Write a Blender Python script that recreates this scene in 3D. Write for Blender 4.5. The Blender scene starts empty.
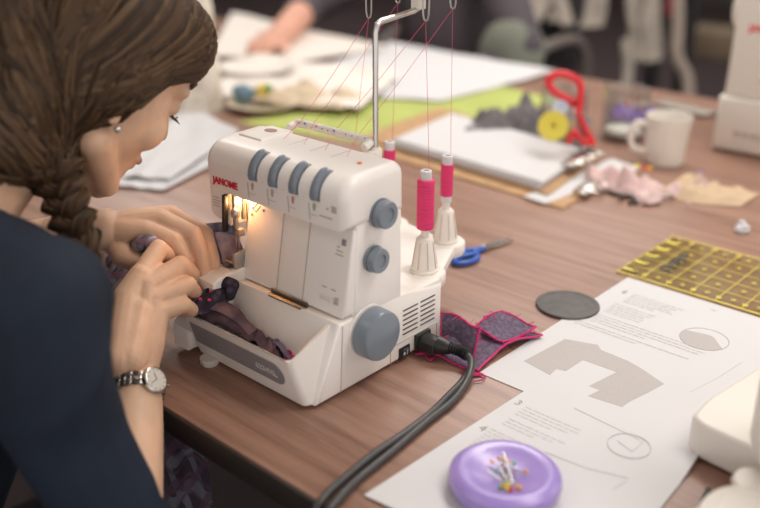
import bpy, bmesh, math, random
from mathutils import Vector, Matrix, Euler, Quaternion, noise
C = bpy.context.scene.collection
scn = bpy.context.scene
V = Vector
PI = math.pi
random.seed(7)

# ------------------------------------------------------------------ helpers
def mat(name, col, rough=.5, metal=0., spec=.5, bump=0., bscale=200., noise_amt=0., nscale=30., trans=0., alpha=1., coat=0., emit=None, estr=0., sss=0., stretch=(1, 1, 1)):
    m = bpy.data.materials.new(name); m.use_nodes = True
    nt = m.node_tree; b = nt.nodes['Principled BSDF']
    b.inputs['Base Color'].default_value = (*col, 1)
    b.inputs['Roughness'].default_value = rough
    b.inputs['Metallic'].default_value = metal
    b.inputs['Specular IOR Level'].default_value = spec
    b.inputs['Transmission Weight'].default_value = trans
    b.inputs['Alpha'].default_value = alpha
    b.inputs['Coat Weight'].default_value = coat
    b.inputs['Coat Roughness'].default_value = .12
    if sss:
        b.inputs['Subsurface Weight'].default_value = sss
        b.inputs['Subsurface Radius'].default_value = (.008, .003, .0015)
        b.inputs['Subsurface Scale'].default_value = 1.
    if emit:
        b.inputs['Emission Color'].default_value = (*emit, 1)
        b.inputs['Emission Strength'].default_value = estr
    tc = nt.nodes.new('ShaderNodeTexCoord'); mp = nt.nodes.new('ShaderNodeMapping')
    mp.inputs['Scale'].default_value = stretch
    nt.links.new(tc.outputs['Object'], mp.inputs['Vector'])
    if noise_amt:
        n = nt.nodes.new('ShaderNodeTexNoise'); n.inputs['Scale'].default_value = nscale; n.inputs['Detail'].default_value = 5
        nt.links.new(mp.outputs['Vector'], n.inputs['Vector'])
        r = nt.nodes.new('ShaderNodeValToRGB')
        r.color_ramp.elements[0].position = .3; r.color_ramp.elements[1].position = .7
        r.color_ramp.elements[0].color = (*[max(0, c*(1-noise_amt)) for c in col], 1)
        r.color_ramp.elements[1].color = (*[min(1, c*(1+noise_amt)) for c in col], 1)
        nt.links.new(n.outputs['Fac'], r.inputs['Fac']); nt.links.new(r.outputs['Color'], b.inputs['Base Color'])
    if bump:
        n = nt.nodes.new('ShaderNodeTexNoise'); n.inputs['Scale'].default_value = bscale; n.inputs['Detail'].default_value = 4
        nt.links.new(mp.outputs['Vector'], n.inputs['Vector'])
        bp = nt.nodes.new('ShaderNodeBump'); bp.inputs['Strength'].default_value = bump; bp.inputs['Distance'].default_value = .002
        nt.links.new(n.outputs['Fac'], bp.inputs['Height']); nt.links.new(bp.outputs['Normal'], b.inputs['Normal'])
    return m

def ramp_mat(name, kind, stops, scale, rough=.8, stretch=(1, 1, 1), rot=(0, 0, 0), bump=.0, distort=0., spec=.3, constant=False, detail=4, band='X'):
    m = bpy.data.materials.new(name); m.use_nodes = True
    nt = m.node_tree; b = nt.nodes['Principled BSDF']; b.inputs['Roughness'].default_value = rough
    b.inputs['Specular IOR Level'].default_value = spec
    tc = nt.nodes.new('ShaderNodeTexCoord'); mp = nt.nodes.new('ShaderNodeMapping')
    mp.inputs['Scale'].default_value = stretch; mp.inputs['Rotation'].default_value = rot
    nt.links.new(tc.outputs['Object'], mp.inputs['Vector'])
    if kind == 'noise':
        n = nt.nodes.new('ShaderNodeTexNoise'); n.inputs['Detail'].default_value = detail; n.inputs['Distortion'].default_value = distort; out = 'Fac'
    elif kind == 'wave':
        n = nt.nodes.new('ShaderNodeTexWave'); n.inputs['Distortion'].default_value = distort; n.bands_direction = band; out = 'Fac'
    else:
        n = nt.nodes.new('ShaderNodeTexVoronoi'); out = 'Distance'
    n.inputs['Scale'].default_value = scale
    nt.links.new(mp.outputs['Vector'], n.inputs['Vector'])
    r = nt.nodes.new('ShaderNodeValToRGB'); cr = r.color_ramp
    if constant: cr.interpolation = 'CONSTANT'
    while len(cr.elements) < len(stops): cr.elements.new(.5)
    for e, (p, c) in zip(cr.elements, stops): e.position = p; e.color = (*c, 1)
    nt.links.new(n.outputs[out], r.inputs['Fac']); nt.links.new(r.outputs['Color'], b.inputs['Base Color'])
    if bump:
        bp = nt.nodes.new('ShaderNodeBump'); bp.inputs['Strength'].default_value = bump; bp.inputs['Distance'].default_value = .002
        nt.links.new(n.outputs[out], bp.inputs['Height']); nt.links.new(bp.outputs['Normal'], b.inputs['Normal'])
    return m

def world_mat(o):
    m = o.matrix_basis.copy(); p = o.parent
    while p: m = p.matrix_basis @ m; p = p.parent
    return m

def link(name, me, m=None, parent=None, local=False, smooth=True, label=None):
    """Link a mesh given in world coordinates (or in the parent's own, local=True)."""
    o = bpy.data.objects.new(name, me); C.objects.link(o)
    if m is not None:
        for x in (m if isinstance(m, (list, tuple)) else [m]): me.materials.append(x)
    if parent:
        o.parent = parent
        if not local: me.transform(world_mat(parent).inverted())
    elif not local and len(me.vertices):
        xs = [v.co.x for v in me.vertices]; ys = [v.co.y for v in me.vertices]; zs = [v.co.z for v in me.vertices]
        b = V(((min(xs)+max(xs))/2, (min(ys)+max(ys))/2, min(zs)))
        me.transform(Matrix.Translation(-b)); o.location = b
    if smooth:
        me.shade_smooth()
        try: me.set_sharp_from_angle(angle=math.radians(38))
        except Exception: pass
    if label: o['label'] = label
    return o

def obj(name, bm, m=None, parent=None, **k):
    bmesh.ops.recalc_face_normals(bm, faces=bm.faces[:])
    me = bpy.data.meshes.new(name); bm.to_mesh(me); bm.free()
    return link(name, me, m, parent, **k)

def tag(o, label, cat, group=None, kind=None):
    o['label'] = label; o['category'] = cat
    if group: o['group'] = group
    if kind: o['kind'] = kind
    return o

def thing(name, label, cat, loc=(0, 0, 0), rz=0, group=None):
    o = bpy.data.objects.new(name, None); C.objects.link(o)
    o.location = loc; o.rotation_euler = (0, 0, rz); o.empty_display_size = .02
    return tag(o, label, cat, group)

def struct(o): o['kind'] = 'structure'; return o

B = bmesh.new

def rbox(bm, c, s, r=.002, rot=None, seg=2, taper=None):
    g = bmesh.ops.create_cube(bm, size=1)
    vs = g['verts']
    for v in vs:
        v.co = V((v.co.x*s[0], v.co.y*s[1], v.co.z*s[2]))
        if taper and v.co.z > 0: v.co.x *= taper; v.co.y *= taper
    if r:
        es = list({e for v in vs for e in v.link_edges})
        n = bmesh.ops.bevel(bm, geom=es, offset=r, segments=seg, profile=.5, affect='EDGES')
        vs = list(set(n['verts']) | {v for f in n['faces'] for v in f.verts})
        # all verts of this island
        seen = set(vs); st = list(vs)
        while st:
            v = st.pop()
            for e in v.link_edges:
                w = e.other_vert(v)
                if w not in seen: seen.add(w); st.append(w)
        vs = list(seen)
    M = Matrix.Translation(V(c)) @ (Euler(rot).to_matrix().to_4x4() if rot else Matrix())
    bmesh.ops.transform(bm, matrix=M, verts=vs)
    return vs

def smooth_path(pts, n=6):
    P = [V(p) for p in pts]
    if len(P) < 3: return P
    out = []
    for i in range(len(P)-1):
        a = P[i-1] if i else P[0]*2-P[1]; b = P[i]; c = P[i+1]; d = P[i+2] if i+2 < len(P) else P[-1]*2-P[-2]
        for k in range(n):
            t = k/n
            out.append(.5*((2*b)+(c-a)*t+(2*a-5*b+4*c-d)*t*t+(3*b-a-3*c+d)*t**3))
    out.append(P[-1]); return out

def tube(bm, pts, r, seg=10, close=False, flat=1., ref=None, mi=0):
    """round tube along pts; r a number or a list; flat squashes it along its second axis"""
    P = [V(p) for p in pts]; n = len(P)
    rs = [r]*n if not isinstance(r, (list, tuple)) else ([r[0]+(r[-1]-r[0])*i/(n-1) for i in range(n)] if len(r) == 2 else list(r))
    rings = []; nrm = None
    for i in range(n):
        if close: t = P[(i+1) % n]-P[i-1]
        else: t = (P[min(i+1, n-1)]-P[max(i-1, 0)])
        if t.length < 1e-9: t = V((0, 0, 1))
        t.normalize()
        if nrm is None:
            a = V(ref) if ref else (V((0, 0, 1)) if abs(t.z) < .9 else V((1, 0, 0)))
            nrm = (a-t*a.dot(t)).normalized()
        else:
            nrm = (nrm-t*nrm.dot(t))
            nrm = nrm.normalized() if nrm.length > 1e-6 else t.orthogonal().normalized()
        bn = t.cross(nrm)
        rings.append([bm.verts.new(P[i]+(nrm*math.cos(k*2*PI/seg)*flat+bn*math.sin(k*2*PI/seg))*rs[i]) for k in range(seg)])
    m = n if close else n-1
    for i in range(m):
        a, b = rings[i], rings[(i+1) % n]
        for k in range(seg):
            f = bm.faces.new((a[k], a[(k+1) % seg], b[(k+1) % seg], b[k]))
            if mi: f.material_index = mi
    if not close:
        for f in (bm.faces.new(rings[0][::-1]), bm.faces.new(rings[-1])): f.material_index = mi

def lathe(bm, prof, c=(0, 0, 0), rot=None, seg=32, sx=1, sy=1):
    """prof: (radius, height) from bottom to top; closed with end caps when radius > 0"""
    M = Matrix.Translation(V(c)) @ (Euler(rot).to_matrix().to_4x4() if rot else Matrix())
    rings = []
    for r, z in prof:
        if r < 1e-7: rings.append([bm.verts.new(M @ V((0, 0, z)))])
        else: rings.append([bm.verts.new(M @ V((r*math.cos(a*2*PI/seg)*sx, r*math.sin(a*2*PI/seg)*sy, z))) for a in range(seg)])
    for a, b in zip(rings, rings[1:]):
        if len(a) == 1 and len(b) == 1: continue
        if len(a) == 1: [bm.faces.new((a[0], b[k], b[(k+1) % seg])) for k in range(seg)]
        elif len(b) == 1: [bm.faces.new((a[k], a[(k+1) % seg], b[0])) for k in range(seg)]
        else: [bm.faces.new((a[k], a[(k+1) % seg], b[(k+1) % seg], b[k])) for k in range(seg)]
    if len(rings[0]) > 1: bm.faces.new(rings[0][::-1])
    if len(rings[-1]) > 1: bm.faces.new(rings[-1])
    return [v for r in rings for v in r]

XROT = (0, PI/2, 0)     # lathe axis along +x

def prism(bm, poly, lo, hi, axis='z', bevel=0, seg=3):
    """extrude a 2-D outline between lo and hi along an axis"""
    def pt(u, v, w): return {'z': (u, v, w), 'x': (w, u, v), 'y': (u, w, v)}[axis]
    a = [bm.verts.new(pt(u, v, lo)) for u, v in poly]; b = [bm.verts.new(pt(u, v, hi)) for u, v in poly]
    n = len(poly); fs = [bm.faces.new(a), bm.faces.new(b[::-1])]
    for i in range(n): fs.append(bm.faces.new((a[i], b[i], b[(i+1) % n], a[(i+1) % n])))
    if bevel:
        es = list({e for f in fs[:2] for e in f.edges})
        bmesh.ops.bevel(bm, geom=es, offset=bevel, segments=seg, profile=.5, affect='EDGES')

def round_extrude(bm, poly, lo, hi, r, n=5):
    """convex (y,z) outline extruded along x with rounded end edges"""
    P = [V((a, b)) for a, b in poly]; m = len(P)
    ar = sum(P[i].x*P[(i+1) % m].y-P[(i+1) % m].x*P[i].y for i in range(m)); sg = 1 if ar > 0 else -1
    def off(d):
        out = []
        for i in range(m):
            e0 = (P[i]-P[i-1]).normalized(); e1 = (P[(i+1) % m]-P[i]).normalized()
            n0 = V((-e0.y, e0.x))*sg; n1 = V((-e1.y, e1.x))*sg; b = (n0+n1).normalized(); out.append(P[i]+b*(d/max(.5, b.dot(n0))))
        return out
    st = []
    for k in range(n+1): a = k/n*PI/2; st.append((lo+r*(1-math.sin(a)), r*(1-math.cos(a))))
    st = [(lo+r*(1-math.sin(PI/2*k/n)), r*(1-math.cos(PI/2*k/n))) for k in range(n, -1, -1)]
    st += [(hi-r*(1-math.sin(PI/2*k/n)), r*(1-math.cos(PI/2*k/n))) for k in range(0, n+1)]
    rings = [[bm.verts.new((x, q.x, q.y)) for q in off(d)] for x, d in st]
    for a, b in zip(rings, rings[1:]):
        for k in range(m): bm.faces.new((a[k], a[(k+1) % m], b[(k+1) % m], b[k]))
    bm.faces.new(rings[0]); bm.faces.new(rings[-1][::-1])

def arc(cx, cy, r, a0, a1, n=8):
    return [(cx+r*math.cos(math.radians(a0+(a1-a0)*i/n)), cy+r*math.sin(math.radians(a0+(a1-a0)*i/n))) for i in range(n+1)]

def ball(bm, c, r, seg=16, rot=None):
    if not isinstance(r, (tuple, list)): r = (r, r, r)
    g = bmesh.ops.create_uvsphere(bm, u_segments=seg, v_segments=max(6, seg*2//3), radius=1)
    M = Matrix.Translation(V(c)) @ (rot if rot is not None else Matrix()) @ Matrix.Diagonal((*r, 1))
    bmesh.ops.transform(bm, matrix=M, verts=g['verts'])

def capsule(bm, a, b, ra, rb, seg=14):
    a = V(a); b = V(b); d = b-a
    if d.length < 1e-6: ball(bm, a, ra); return
    q = V((0, 0, 1)).rotation_difference(d).to_matrix().to_4x4()
    L = d.length; prof = [(0, -ra)]
    for k in range(1, 5): t = k/5*PI/2; prof.append((ra*math.sin(t), -ra*math.cos(t)))
    prof += [(ra, 0), (rb, L)]
    for k in range(1, 5): t = k/5*PI/2; prof.append((rb*math.cos(t), L+rb*math.sin(t)))
    prof.append((0, L+rb))
    vs = lathe(bm, prof, seg=seg)
    bmesh.ops.transform(bm, matrix=Matrix.Translation(a) @ q, verts=vs)

def chain(bm, pts, rs, seg=14):
    for i in range(len(pts)-1): capsule(bm, pts[i], pts[i+1], rs[i], rs[i+1], seg)

def remesh(bm, voxel, it=6, fac=.5):
    """fuse closed pieces into one continuous surface"""
    bmesh.ops.recalc_face_normals(bm, faces=bm.faces[:])
    me = bpy.data.meshes.new('t'); bm.to_mesh(me); bm.free()
    o = bpy.data.objects.new('t', me); C.objects.link(o)
    r = o.modifiers.new('r', 'REMESH'); r.mode = 'VOXEL'; r.voxel_size = voxel; r.use_smooth_shade = True
    s = o.modifiers.new('s', 'SMOOTH'); s.iterations = it; s.factor = fac
    dg = bpy.context.evaluated_depsgraph_get()
    out = bpy.data.meshes.new_from_object(o.evaluated_get(dg))
    bpy.data.objects.remove(o); bpy.data.meshes.remove(me); return out

def join_meshes(name, ms):
    bm = B()
    for m in ms: bm.from_mesh(m)
    me = bpy.data.meshes.new(name); bm.to_mesh(me); bm.free(); return me

def text(name, s, size, M, m, parent=None, depth=.0002, bold=0., shear=0., label=None, align='LEFT'):
    cu = bpy.data.curves.new(name, 'FONT'); cu.body = s; cu.size = size; cu.extrude = depth; cu.offset = bold; cu.shear = shear; cu.align_x = align
    cu.resolution_u = 3
    o = bpy.data.objects.new('t', cu); C.objects.link(o)
    me = bpy.data.meshes.new_from_object(o.evaluated_get(bpy.context.evaluated_depsgraph_get()))
    bpy.data.objects.remove(o); bpy.data.curves.remove(cu)
    me.transform(M)
    return link(name, me, m, parent, smooth=False, label=label)

def axes(o, x, y):
    """matrix with columns x, y, x cross y at o"""
    x = V(x).normalized(); y = V(y).normalized(); z = x.cross(y)
    M = Matrix((x, y, z)).transposed().to_4x4(); M.translation = V(o); return M

def sheet(bm, nx, ny, fn, thick=.0012):
    """cloth or paper: fn(u,v) -> point; given real thickness"""
    P = [[V(fn(i/nx, j/ny)) for j in range(ny+1)] for i in range(nx+1)]
    N = []
    for i in range(nx+1):
        row = []
        for j in range(ny+1):
            du = P[min(i+1, nx)][j]-P[max(i-1, 0)][j]; dv = P[i][min(j+1, ny)]-P[i][max(j-1, 0)]
            n = du.cross(dv); row.append(n.normalized() if n.length > 1e-12 else V((0, 0, 1)))
        N.append(row)
    a = [[bm.verts.new(P[i][j]+N[i][j]*thick/2) for j in range(ny+1)] for i in range(nx+1)]
    b = [[bm.verts.new(P[i][j]-N[i][j]*thick/2) for j in range(ny+1)] for i in range(nx+1)]
    for i in range(nx):
        for j in range(ny):
            bm.faces.new((a[i][j], a[i+1][j], a[i+1][j+1], a[i][j+1]))
            bm.faces.new((b[i][j], b[i][j+1], b[i+1][j+1], b[i+1][j]))
    for i in range(nx):
        bm.faces.new((a[i][0], b[i][0], b[i+1][0], a[i+1][0])); bm.faces.new((a[i][ny], a[i+1][ny], b[i+1][ny], b[i][ny]))
    for j in range(ny):
        bm.faces.new((a[0][j], a[0][j+1], b[0][j+1], b[0][j])); bm.faces.new((a[nx][j], b[nx][j], b[nx][j+1], a[nx][j+1]))

def bil(A, B_, C_, D, u, v): return (V(A)*(1-u)+V(B_)*u)*(1-v)+(V(D)*(1-u)+V(C_)*u)*v
def nz(x, y, z=0, s=1.): return noise.noise(V((x*s, y*s, z*s)))

# ------------------------------------------------------------------ materials
M_white = mat('machine_plastic', (.87, .815, .765), .32, spec=.5, bump=.02, bscale=900)
M_cream = mat('cream_plastic', (.78, .725, .655), .38)
M_gray = mat('blue_grey_plastic', (.20, .235, .275), .28)
M_greydk = mat('strip_grey', (.27, .26, .27), .4)
M_dark = mat('dark_gap', (.09, .075, .07), .7)
M_seam = mat('seam_grey', (.50, .43, .385), .7)
M_black = mat('black_rubber', (.018, .017, .017), .42, bump=.05)
M_cord = mat('cord_rubber', (.05, .047, .047), .4, bump=.05)
M_metal = mat('brushed_metal', (.50, .48, .45), .35, metal=1.)
M_steel = mat('polished_steel', (.58, .56, .53), .25, metal=1.)
M_darkmetal = mat('dark_metal', (.12, .11, .10), .35, metal=.8)
M_red = mat('logo_red', (.72, .02, .04), .4)
M_orange = mat('orange_dot', (.95, .22, .05), .4)
M_pink = mat('pink_thread', (.80, .035, .17), .55, bump=.6, bscale=60, stretch=(1, 1, 30), noise_amt=.15, nscale=60)
M_thread = mat('thread_strand', (.72, .10, .22), .6)
M_skin = mat('skin', (.70, .44, .295), .5, bump=.12, bscale=260, noise_amt=.10, nscale=35, sss=.12, spec=.35)
M_skinf = mat('skin_ruddy', (.68, .36, .26), .5, noise_amt=.08, nscale=12)
M_nail = mat('nail', (.80, .48, .38), .25)
M_paper = mat('paper', (.665, .655, .665), .7, bump=.02, bscale=60)
M_ink = mat('ink_grey', (.36, .32, .31), .8)
M_inkl = mat('ink_light', (.56, .53, .52), .8)
M_shape = mat('pattern_grey', (.49, .455, .44), .8, noise_amt=.04, nscale=500)
M_purple = mat('purple_gloss', (.34, .24, .60), .3, coat=.15, spec=.6)
M_navy = mat('navy_cloth', (.015, .021, .034), .8, spec=.2, bump=.25, bscale=500, noise_amt=.35, nscale=9)
M_carpet = mat('carpet', (.080, .056, .058), .95, bump=.4, bscale=300, noise_amt=.25, nscale=60)
M_wall = mat('wall_paint', (.16, .14, .135), .9)
M_ceil = mat('ceiling_tile', (.75, .73, .70), .9)
M_blackcloth = mat('black_cloth', (.022, .019, .020), .85, bump=.2)
M_mauve = mat('dark_mauve_knit', (.085, .070, .080), .85, bump=.2)
def glassy(name, tint, ior=1.45, base=.0, rough=.03):
    m = bpy.data.materials.new(name); m.use_nodes = True; nt = m.node_tree; nt.nodes.clear()
    o = nt.nodes.new('ShaderNodeOutputMaterial'); t = nt.nodes.new('ShaderNodeBsdfTransparent'); g = nt.nodes.new('ShaderNodeBsdfGlossy'); f = nt.nodes.new('ShaderNodeLayerWeight'); pw = nt.nodes.new('ShaderNodeMath'); a = nt.nodes.new('ShaderNodeMath'); x = nt.nodes.new('ShaderNodeMixShader')
    t.inputs['Color'].default_value = (*tint, 1); g.inputs['Roughness'].default_value = rough; f.inputs['Blend'].default_value = .5; pw.operation = 'POWER'; pw.inputs[1].default_value = 4.5; nt.links.new(f.outputs['Facing'], pw.inputs[0]); a.operation = 'ADD'; a.inputs[1].default_value = base+.04
    nt.links.new(pw.outputs[0], a.inputs[0]); nt.links.new(a.outputs[0], x.inputs[0]); nt.links.new(t.outputs[0], x.inputs[1]); nt.links.new(g.outputs[0], x.inputs[2]); nt.links.new(x.outputs[0], o.inputs['Surface']); return m
M_glass = glassy('clear_glass', (.90, .92, .92), 1.5, .07)

def wood():
    m = bpy.data.materials.new('table_laminate'); m.use_nodes = True
    nt = m.node_tree; b = nt.nodes['Principled BSDF']; b.inputs['Roughness'].default_value = .36; b.inputs['Specular IOR Level'].default_value = .5
    tc = nt.nodes.new('ShaderNodeTexCoord')
    def nn(scale, st, det=6, dist=.3):
        mp = nt.nodes.new('ShaderNodeMapping'); mp.inputs['Scale'].default_value = st
        n = nt.nodes.new('ShaderNodeTexNoise'); n.inputs['Scale'].default_value = scale; n.inputs['Detail'].default_value = det; n.inputs['Distortion'].default_value = dist
        nt.links.new(tc.outputs['Object'], mp.inputs['Vector']); nt.links.new(mp.outputs['Vector'], n.inputs['Vector']); return n
    a = nn(9, (.45, 8, 8)); c = nn(60, (.5, 12, 12), 3, .1)
    mx = nt.nodes.new('ShaderNodeMix'); mx.data_type = 'FLOAT'; mx.inputs[0].default_value = .3
    nt.links.new(a.outputs['Fac'], mx.inputs[2]); nt.links.new(c.outputs['Fac'], mx.inputs[3])
    r = nt.nodes.new('ShaderNodeValToRGB'); cr = r.color_ramp
    cr.elements[0].position = .30; cr.elements[0].color = (.185, .092, .062, 1)
    cr.elements[1].position = .72; cr.elements[1].color = (.40, .235, .172, 1)
    e = cr.elements.new(.5); e.color = (.31, .172, .122, 1)
    nt.links.new(mx.outputs[0], r.inputs['Fac']); nt.links.new(r.outputs['Color'], b.inputs['Base Color'])
    bp = nt.nodes.new('ShaderNodeBump'); bp.inputs['Strength'].default_value = .06; bp.inputs['Distance'].default_value = .001
    nt.links.new(c.outputs['Fac'], bp.inputs['Height']); nt.links.new(bp.outputs['Normal'], b.inputs['Normal'])
    return m
M_wood = wood()
M_edge = mat('table_edge_band', (.025, .018, .016), .5)

def plaid(name, base, c1, c2, s):
    m = bpy.data.materials.new(name); m.use_nodes = True
    nt = m.node_tree; b = nt.nodes['Principled BSDF']; b.inputs['Roughness'].default_value = .85
    tc = nt.nodes.new('ShaderNodeTexCoord')
    col = None; prev = None
    for k, (axis, cc, sc, lo) in enumerate((('X', c1, s, .72), ('Y', c1, s*.9, .74), ('Z', c2, s*.8, .75), ('X', c2, s*2.3, .85))):
        w = nt.nodes.new('ShaderNodeTexWave'); w.bands_direction = axis; w.inputs['Scale'].default_value = sc; w.inputs['Distortion'].default_value = .8
        nt.links.new(tc.outputs['Object'], w.inputs['Vector'])
        r = nt.nodes.new('ShaderNodeValToRGB'); r.color_ramp.elements[0].position = lo; r.color_ramp.elements[1].position = lo+.08
        r.color_ramp.elements[1].color = (.75, .75, .75, 1)
        nt.links.new(w.outputs['Fac'], r.inputs['Fac'])
        mx = nt.nodes.new('ShaderNodeMix'); mx.data_type = 'RGBA'
        nt.links.new(r.outputs['Color'], mx.inputs[0])
        if prev is None: mx.inputs[6].default_value = (*base, 1)
        else: nt.links.new(prev, mx.inputs[6])
        mx.inputs[7].default_value = (*cc, 1); prev = mx.outputs[2]
    nt.links.new(prev, b.inputs['Base Color']); return m
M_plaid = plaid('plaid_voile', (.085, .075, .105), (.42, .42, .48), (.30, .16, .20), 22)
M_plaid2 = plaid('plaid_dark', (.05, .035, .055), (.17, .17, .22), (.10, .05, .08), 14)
M_scrapf = ramp_mat('purple_felt', 'noise', [(.3, (.10, .075, .12)), (.7, (.21, .16, .23))], 260, .95, bump=.3)
M_roll = ramp_mat('brown_mauve_fabric', 'noise', [(.35, (.075, .05, .075)), (.7, (.23, .14, .15))], 45, .9, bump=.3)
M_floral = ramp_mat('dark_floral', 'voronoi', [(0, (.62, .50, .50)), (.16, (.10, .07, .10)), (.5, (.03, .022, .035)), (1, (.03, .022, .035))], 110, .8)
M_mag = mat('magenta_thread', (.62, .03, .17), .8)

# ------------------------------------------------------------------ camera
camd = bpy.data.cameras.new('camera'); cam = bpy.data.objects.new('camera', camd); C.objects.link(cam)
camd.sensor_width = 36; camd.lens = 36*913/760
camd.clip_start = .02
fw = V((-.669*.91888, .743*.91888, -.39453)); rt = V((.743, .669, 0)); up = rt.cross(fw).normalized()
Mc = Matrix((rt.normalized(), up, -fw.normalized())).transposed().to_4x4(); Mc.translation = V((.5167, -.488, .46))
cam.matrix_world = Mc
camd.dof.use_dof = True; camd.dof.focus_distance = .90; camd.dof.aperture_fstop = 2.4
scn.camera = cam
scn.view_settings.view_transform = 'Standard'; scn.view_settings.look = 'None'; scn.view_settings.gamma = 1
scn.view_settings.use_curve_mapping = False; scn.view_settings.exposure = 0.24

# ------------------------------------------------------------------ room
FZ = -.74; X0, X1, Y0, Y1 = -7., 3.5, -3.5, 8.; CZ = 1.95
bm = B(); rbox(bm, ((X0+X1)/2, (Y0+Y1)/2, FZ-.05), (X1-X0, Y1-Y0, .1), 0); struct(obj('floor', bm, M_carpet, smooth=False))
bm = B(); rbox(bm, ((X0+X1)/2, (Y0+Y1)/2, CZ+.05), (X1-X0, Y1-Y0, .1), 0); struct(obj('ceiling', bm, M_ceil, smooth=False))
bm = B(); rbox(bm, ((X0+X1)/2, Y1+.05, (FZ+CZ)/2), (X1-X0, .1, CZ-FZ), 0); struct(obj('wall_back', bm, M_wall, smooth=False))
bm = B(); rbox(bm, (X0-.05, (Y0+Y1)/2, (FZ+CZ)/2), (.1, Y1-Y0, CZ-FZ), 0); struct(obj('wall_left', bm, M_wall, smooth=False))
bm = B(); rbox(bm, ((X0+X1)/2, Y1-.01, FZ+.05), (X1-X0, .02, .1), .002); struct(obj('baseboard_back', bm, M_dark, smooth=False))
bm = B(); rbox(bm, (X0+.01, (Y0+Y1)/2, FZ+.05), (.02, Y1-Y0, .1), .002); struct(obj('baseboard_left', bm, M_dark, smooth=False))

M_lamp = mat('lamp_diffuser', (.9, .9, .85), .5, emit=(1., .93, .82), estr=1.5)
def area(loc, size, power, col=(1., .95, .90), sy=None, rot=(0, 0, 0)):
    l = bpy.data.lights.new('ceiling_lamp', 'AREA'); l.energy = power; l.shape = 'RECTANGLE'; l.size = size; l.size_y = sy or size; l.color = col
    o = bpy.data.objects.new('ceiling_lamp', l); C.objects.link(o); o.location = loc; o.rotation_euler = rot; return o
LAMPS = [(-.5, 1.5, 1.2, .6, 26), (.9, .7, 1.2, .6, 15), (-.6, -1.2, 1.2, .6, 2), (-3., 1.6, 1.2, .6, 18), (-1.4, 3.6, 1.2, .6, 14), (1.6, 3.2, 1.2, .6, 12), (-4.6, 4.6, 1.2, .6, 12)]
for i, (x, y, w, h, p) in enumerate(LAMPS):
    t = thing('ceiling_light', 'recessed rectangular ceiling light panel', 'light', (x, y, CZ-.03), 0, 'ceiling light panels')
    bm = B()
    for sx_ in (-1, 1): rbox(bm, (x+sx_*w/2, y, CZ-.015), (.03, h+.03, .03), .003)
    for sy_ in (-1, 1): rbox(bm, (x, y+sy_*h/2, CZ-.015), (w, .03, .03), .003)
    obj('frame', bm, M_ceil, t)
    bm = B(); rbox(bm, (x, y, CZ-.008), (w-.03, h-.03, .012), .002); obj('diffuser', bm, M_lamp, t)
    area((x, y, CZ-.032), w-.05, p, sy=h-.05)
w = bpy.data.worlds.new('world'); scn.world = w; w.use_nodes = True
w.node_tree.nodes['Background'].inputs['Color'].default_value = (1., .965, .94, 1)
w.node_tree.nodes['Background'].inputs['Strength'].default_value = 1.0

# ------------------------------------------------------------------ table
t = thing('work_table', 'long reddish-brown wood-grain table with a dark front edge', 'table', (-1., .65, FZ))
bm = B(); rbox(bm, (-1., .654, -.0125), (4.6, 1.484, .025), .0015); obj('table_top', bm, M_wood, t)
bm = B(); rbox(bm, (-1., -.0895, -.0135), (4.602, .004, .0245), .001); obj('edge_band', bm, M_edge, t)
for x in (-3.1, 1.15):
    for y in (.0, 1.3):
        bm = B(); rbox(bm, (x, y, (FZ-.025)/2), (.05, .05, -FZ-.026), .004); obj('leg', bm, M_darkmetal, t)
bm = B(); rbox(bm, (-1., 0.02, -.05), (4.2, .02, .045), .002); rbox(bm, (-1., 1.3, -.05), (4.2, .02, .045), .002); obj('apron_rail', bm, M_darkmetal, t)

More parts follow.
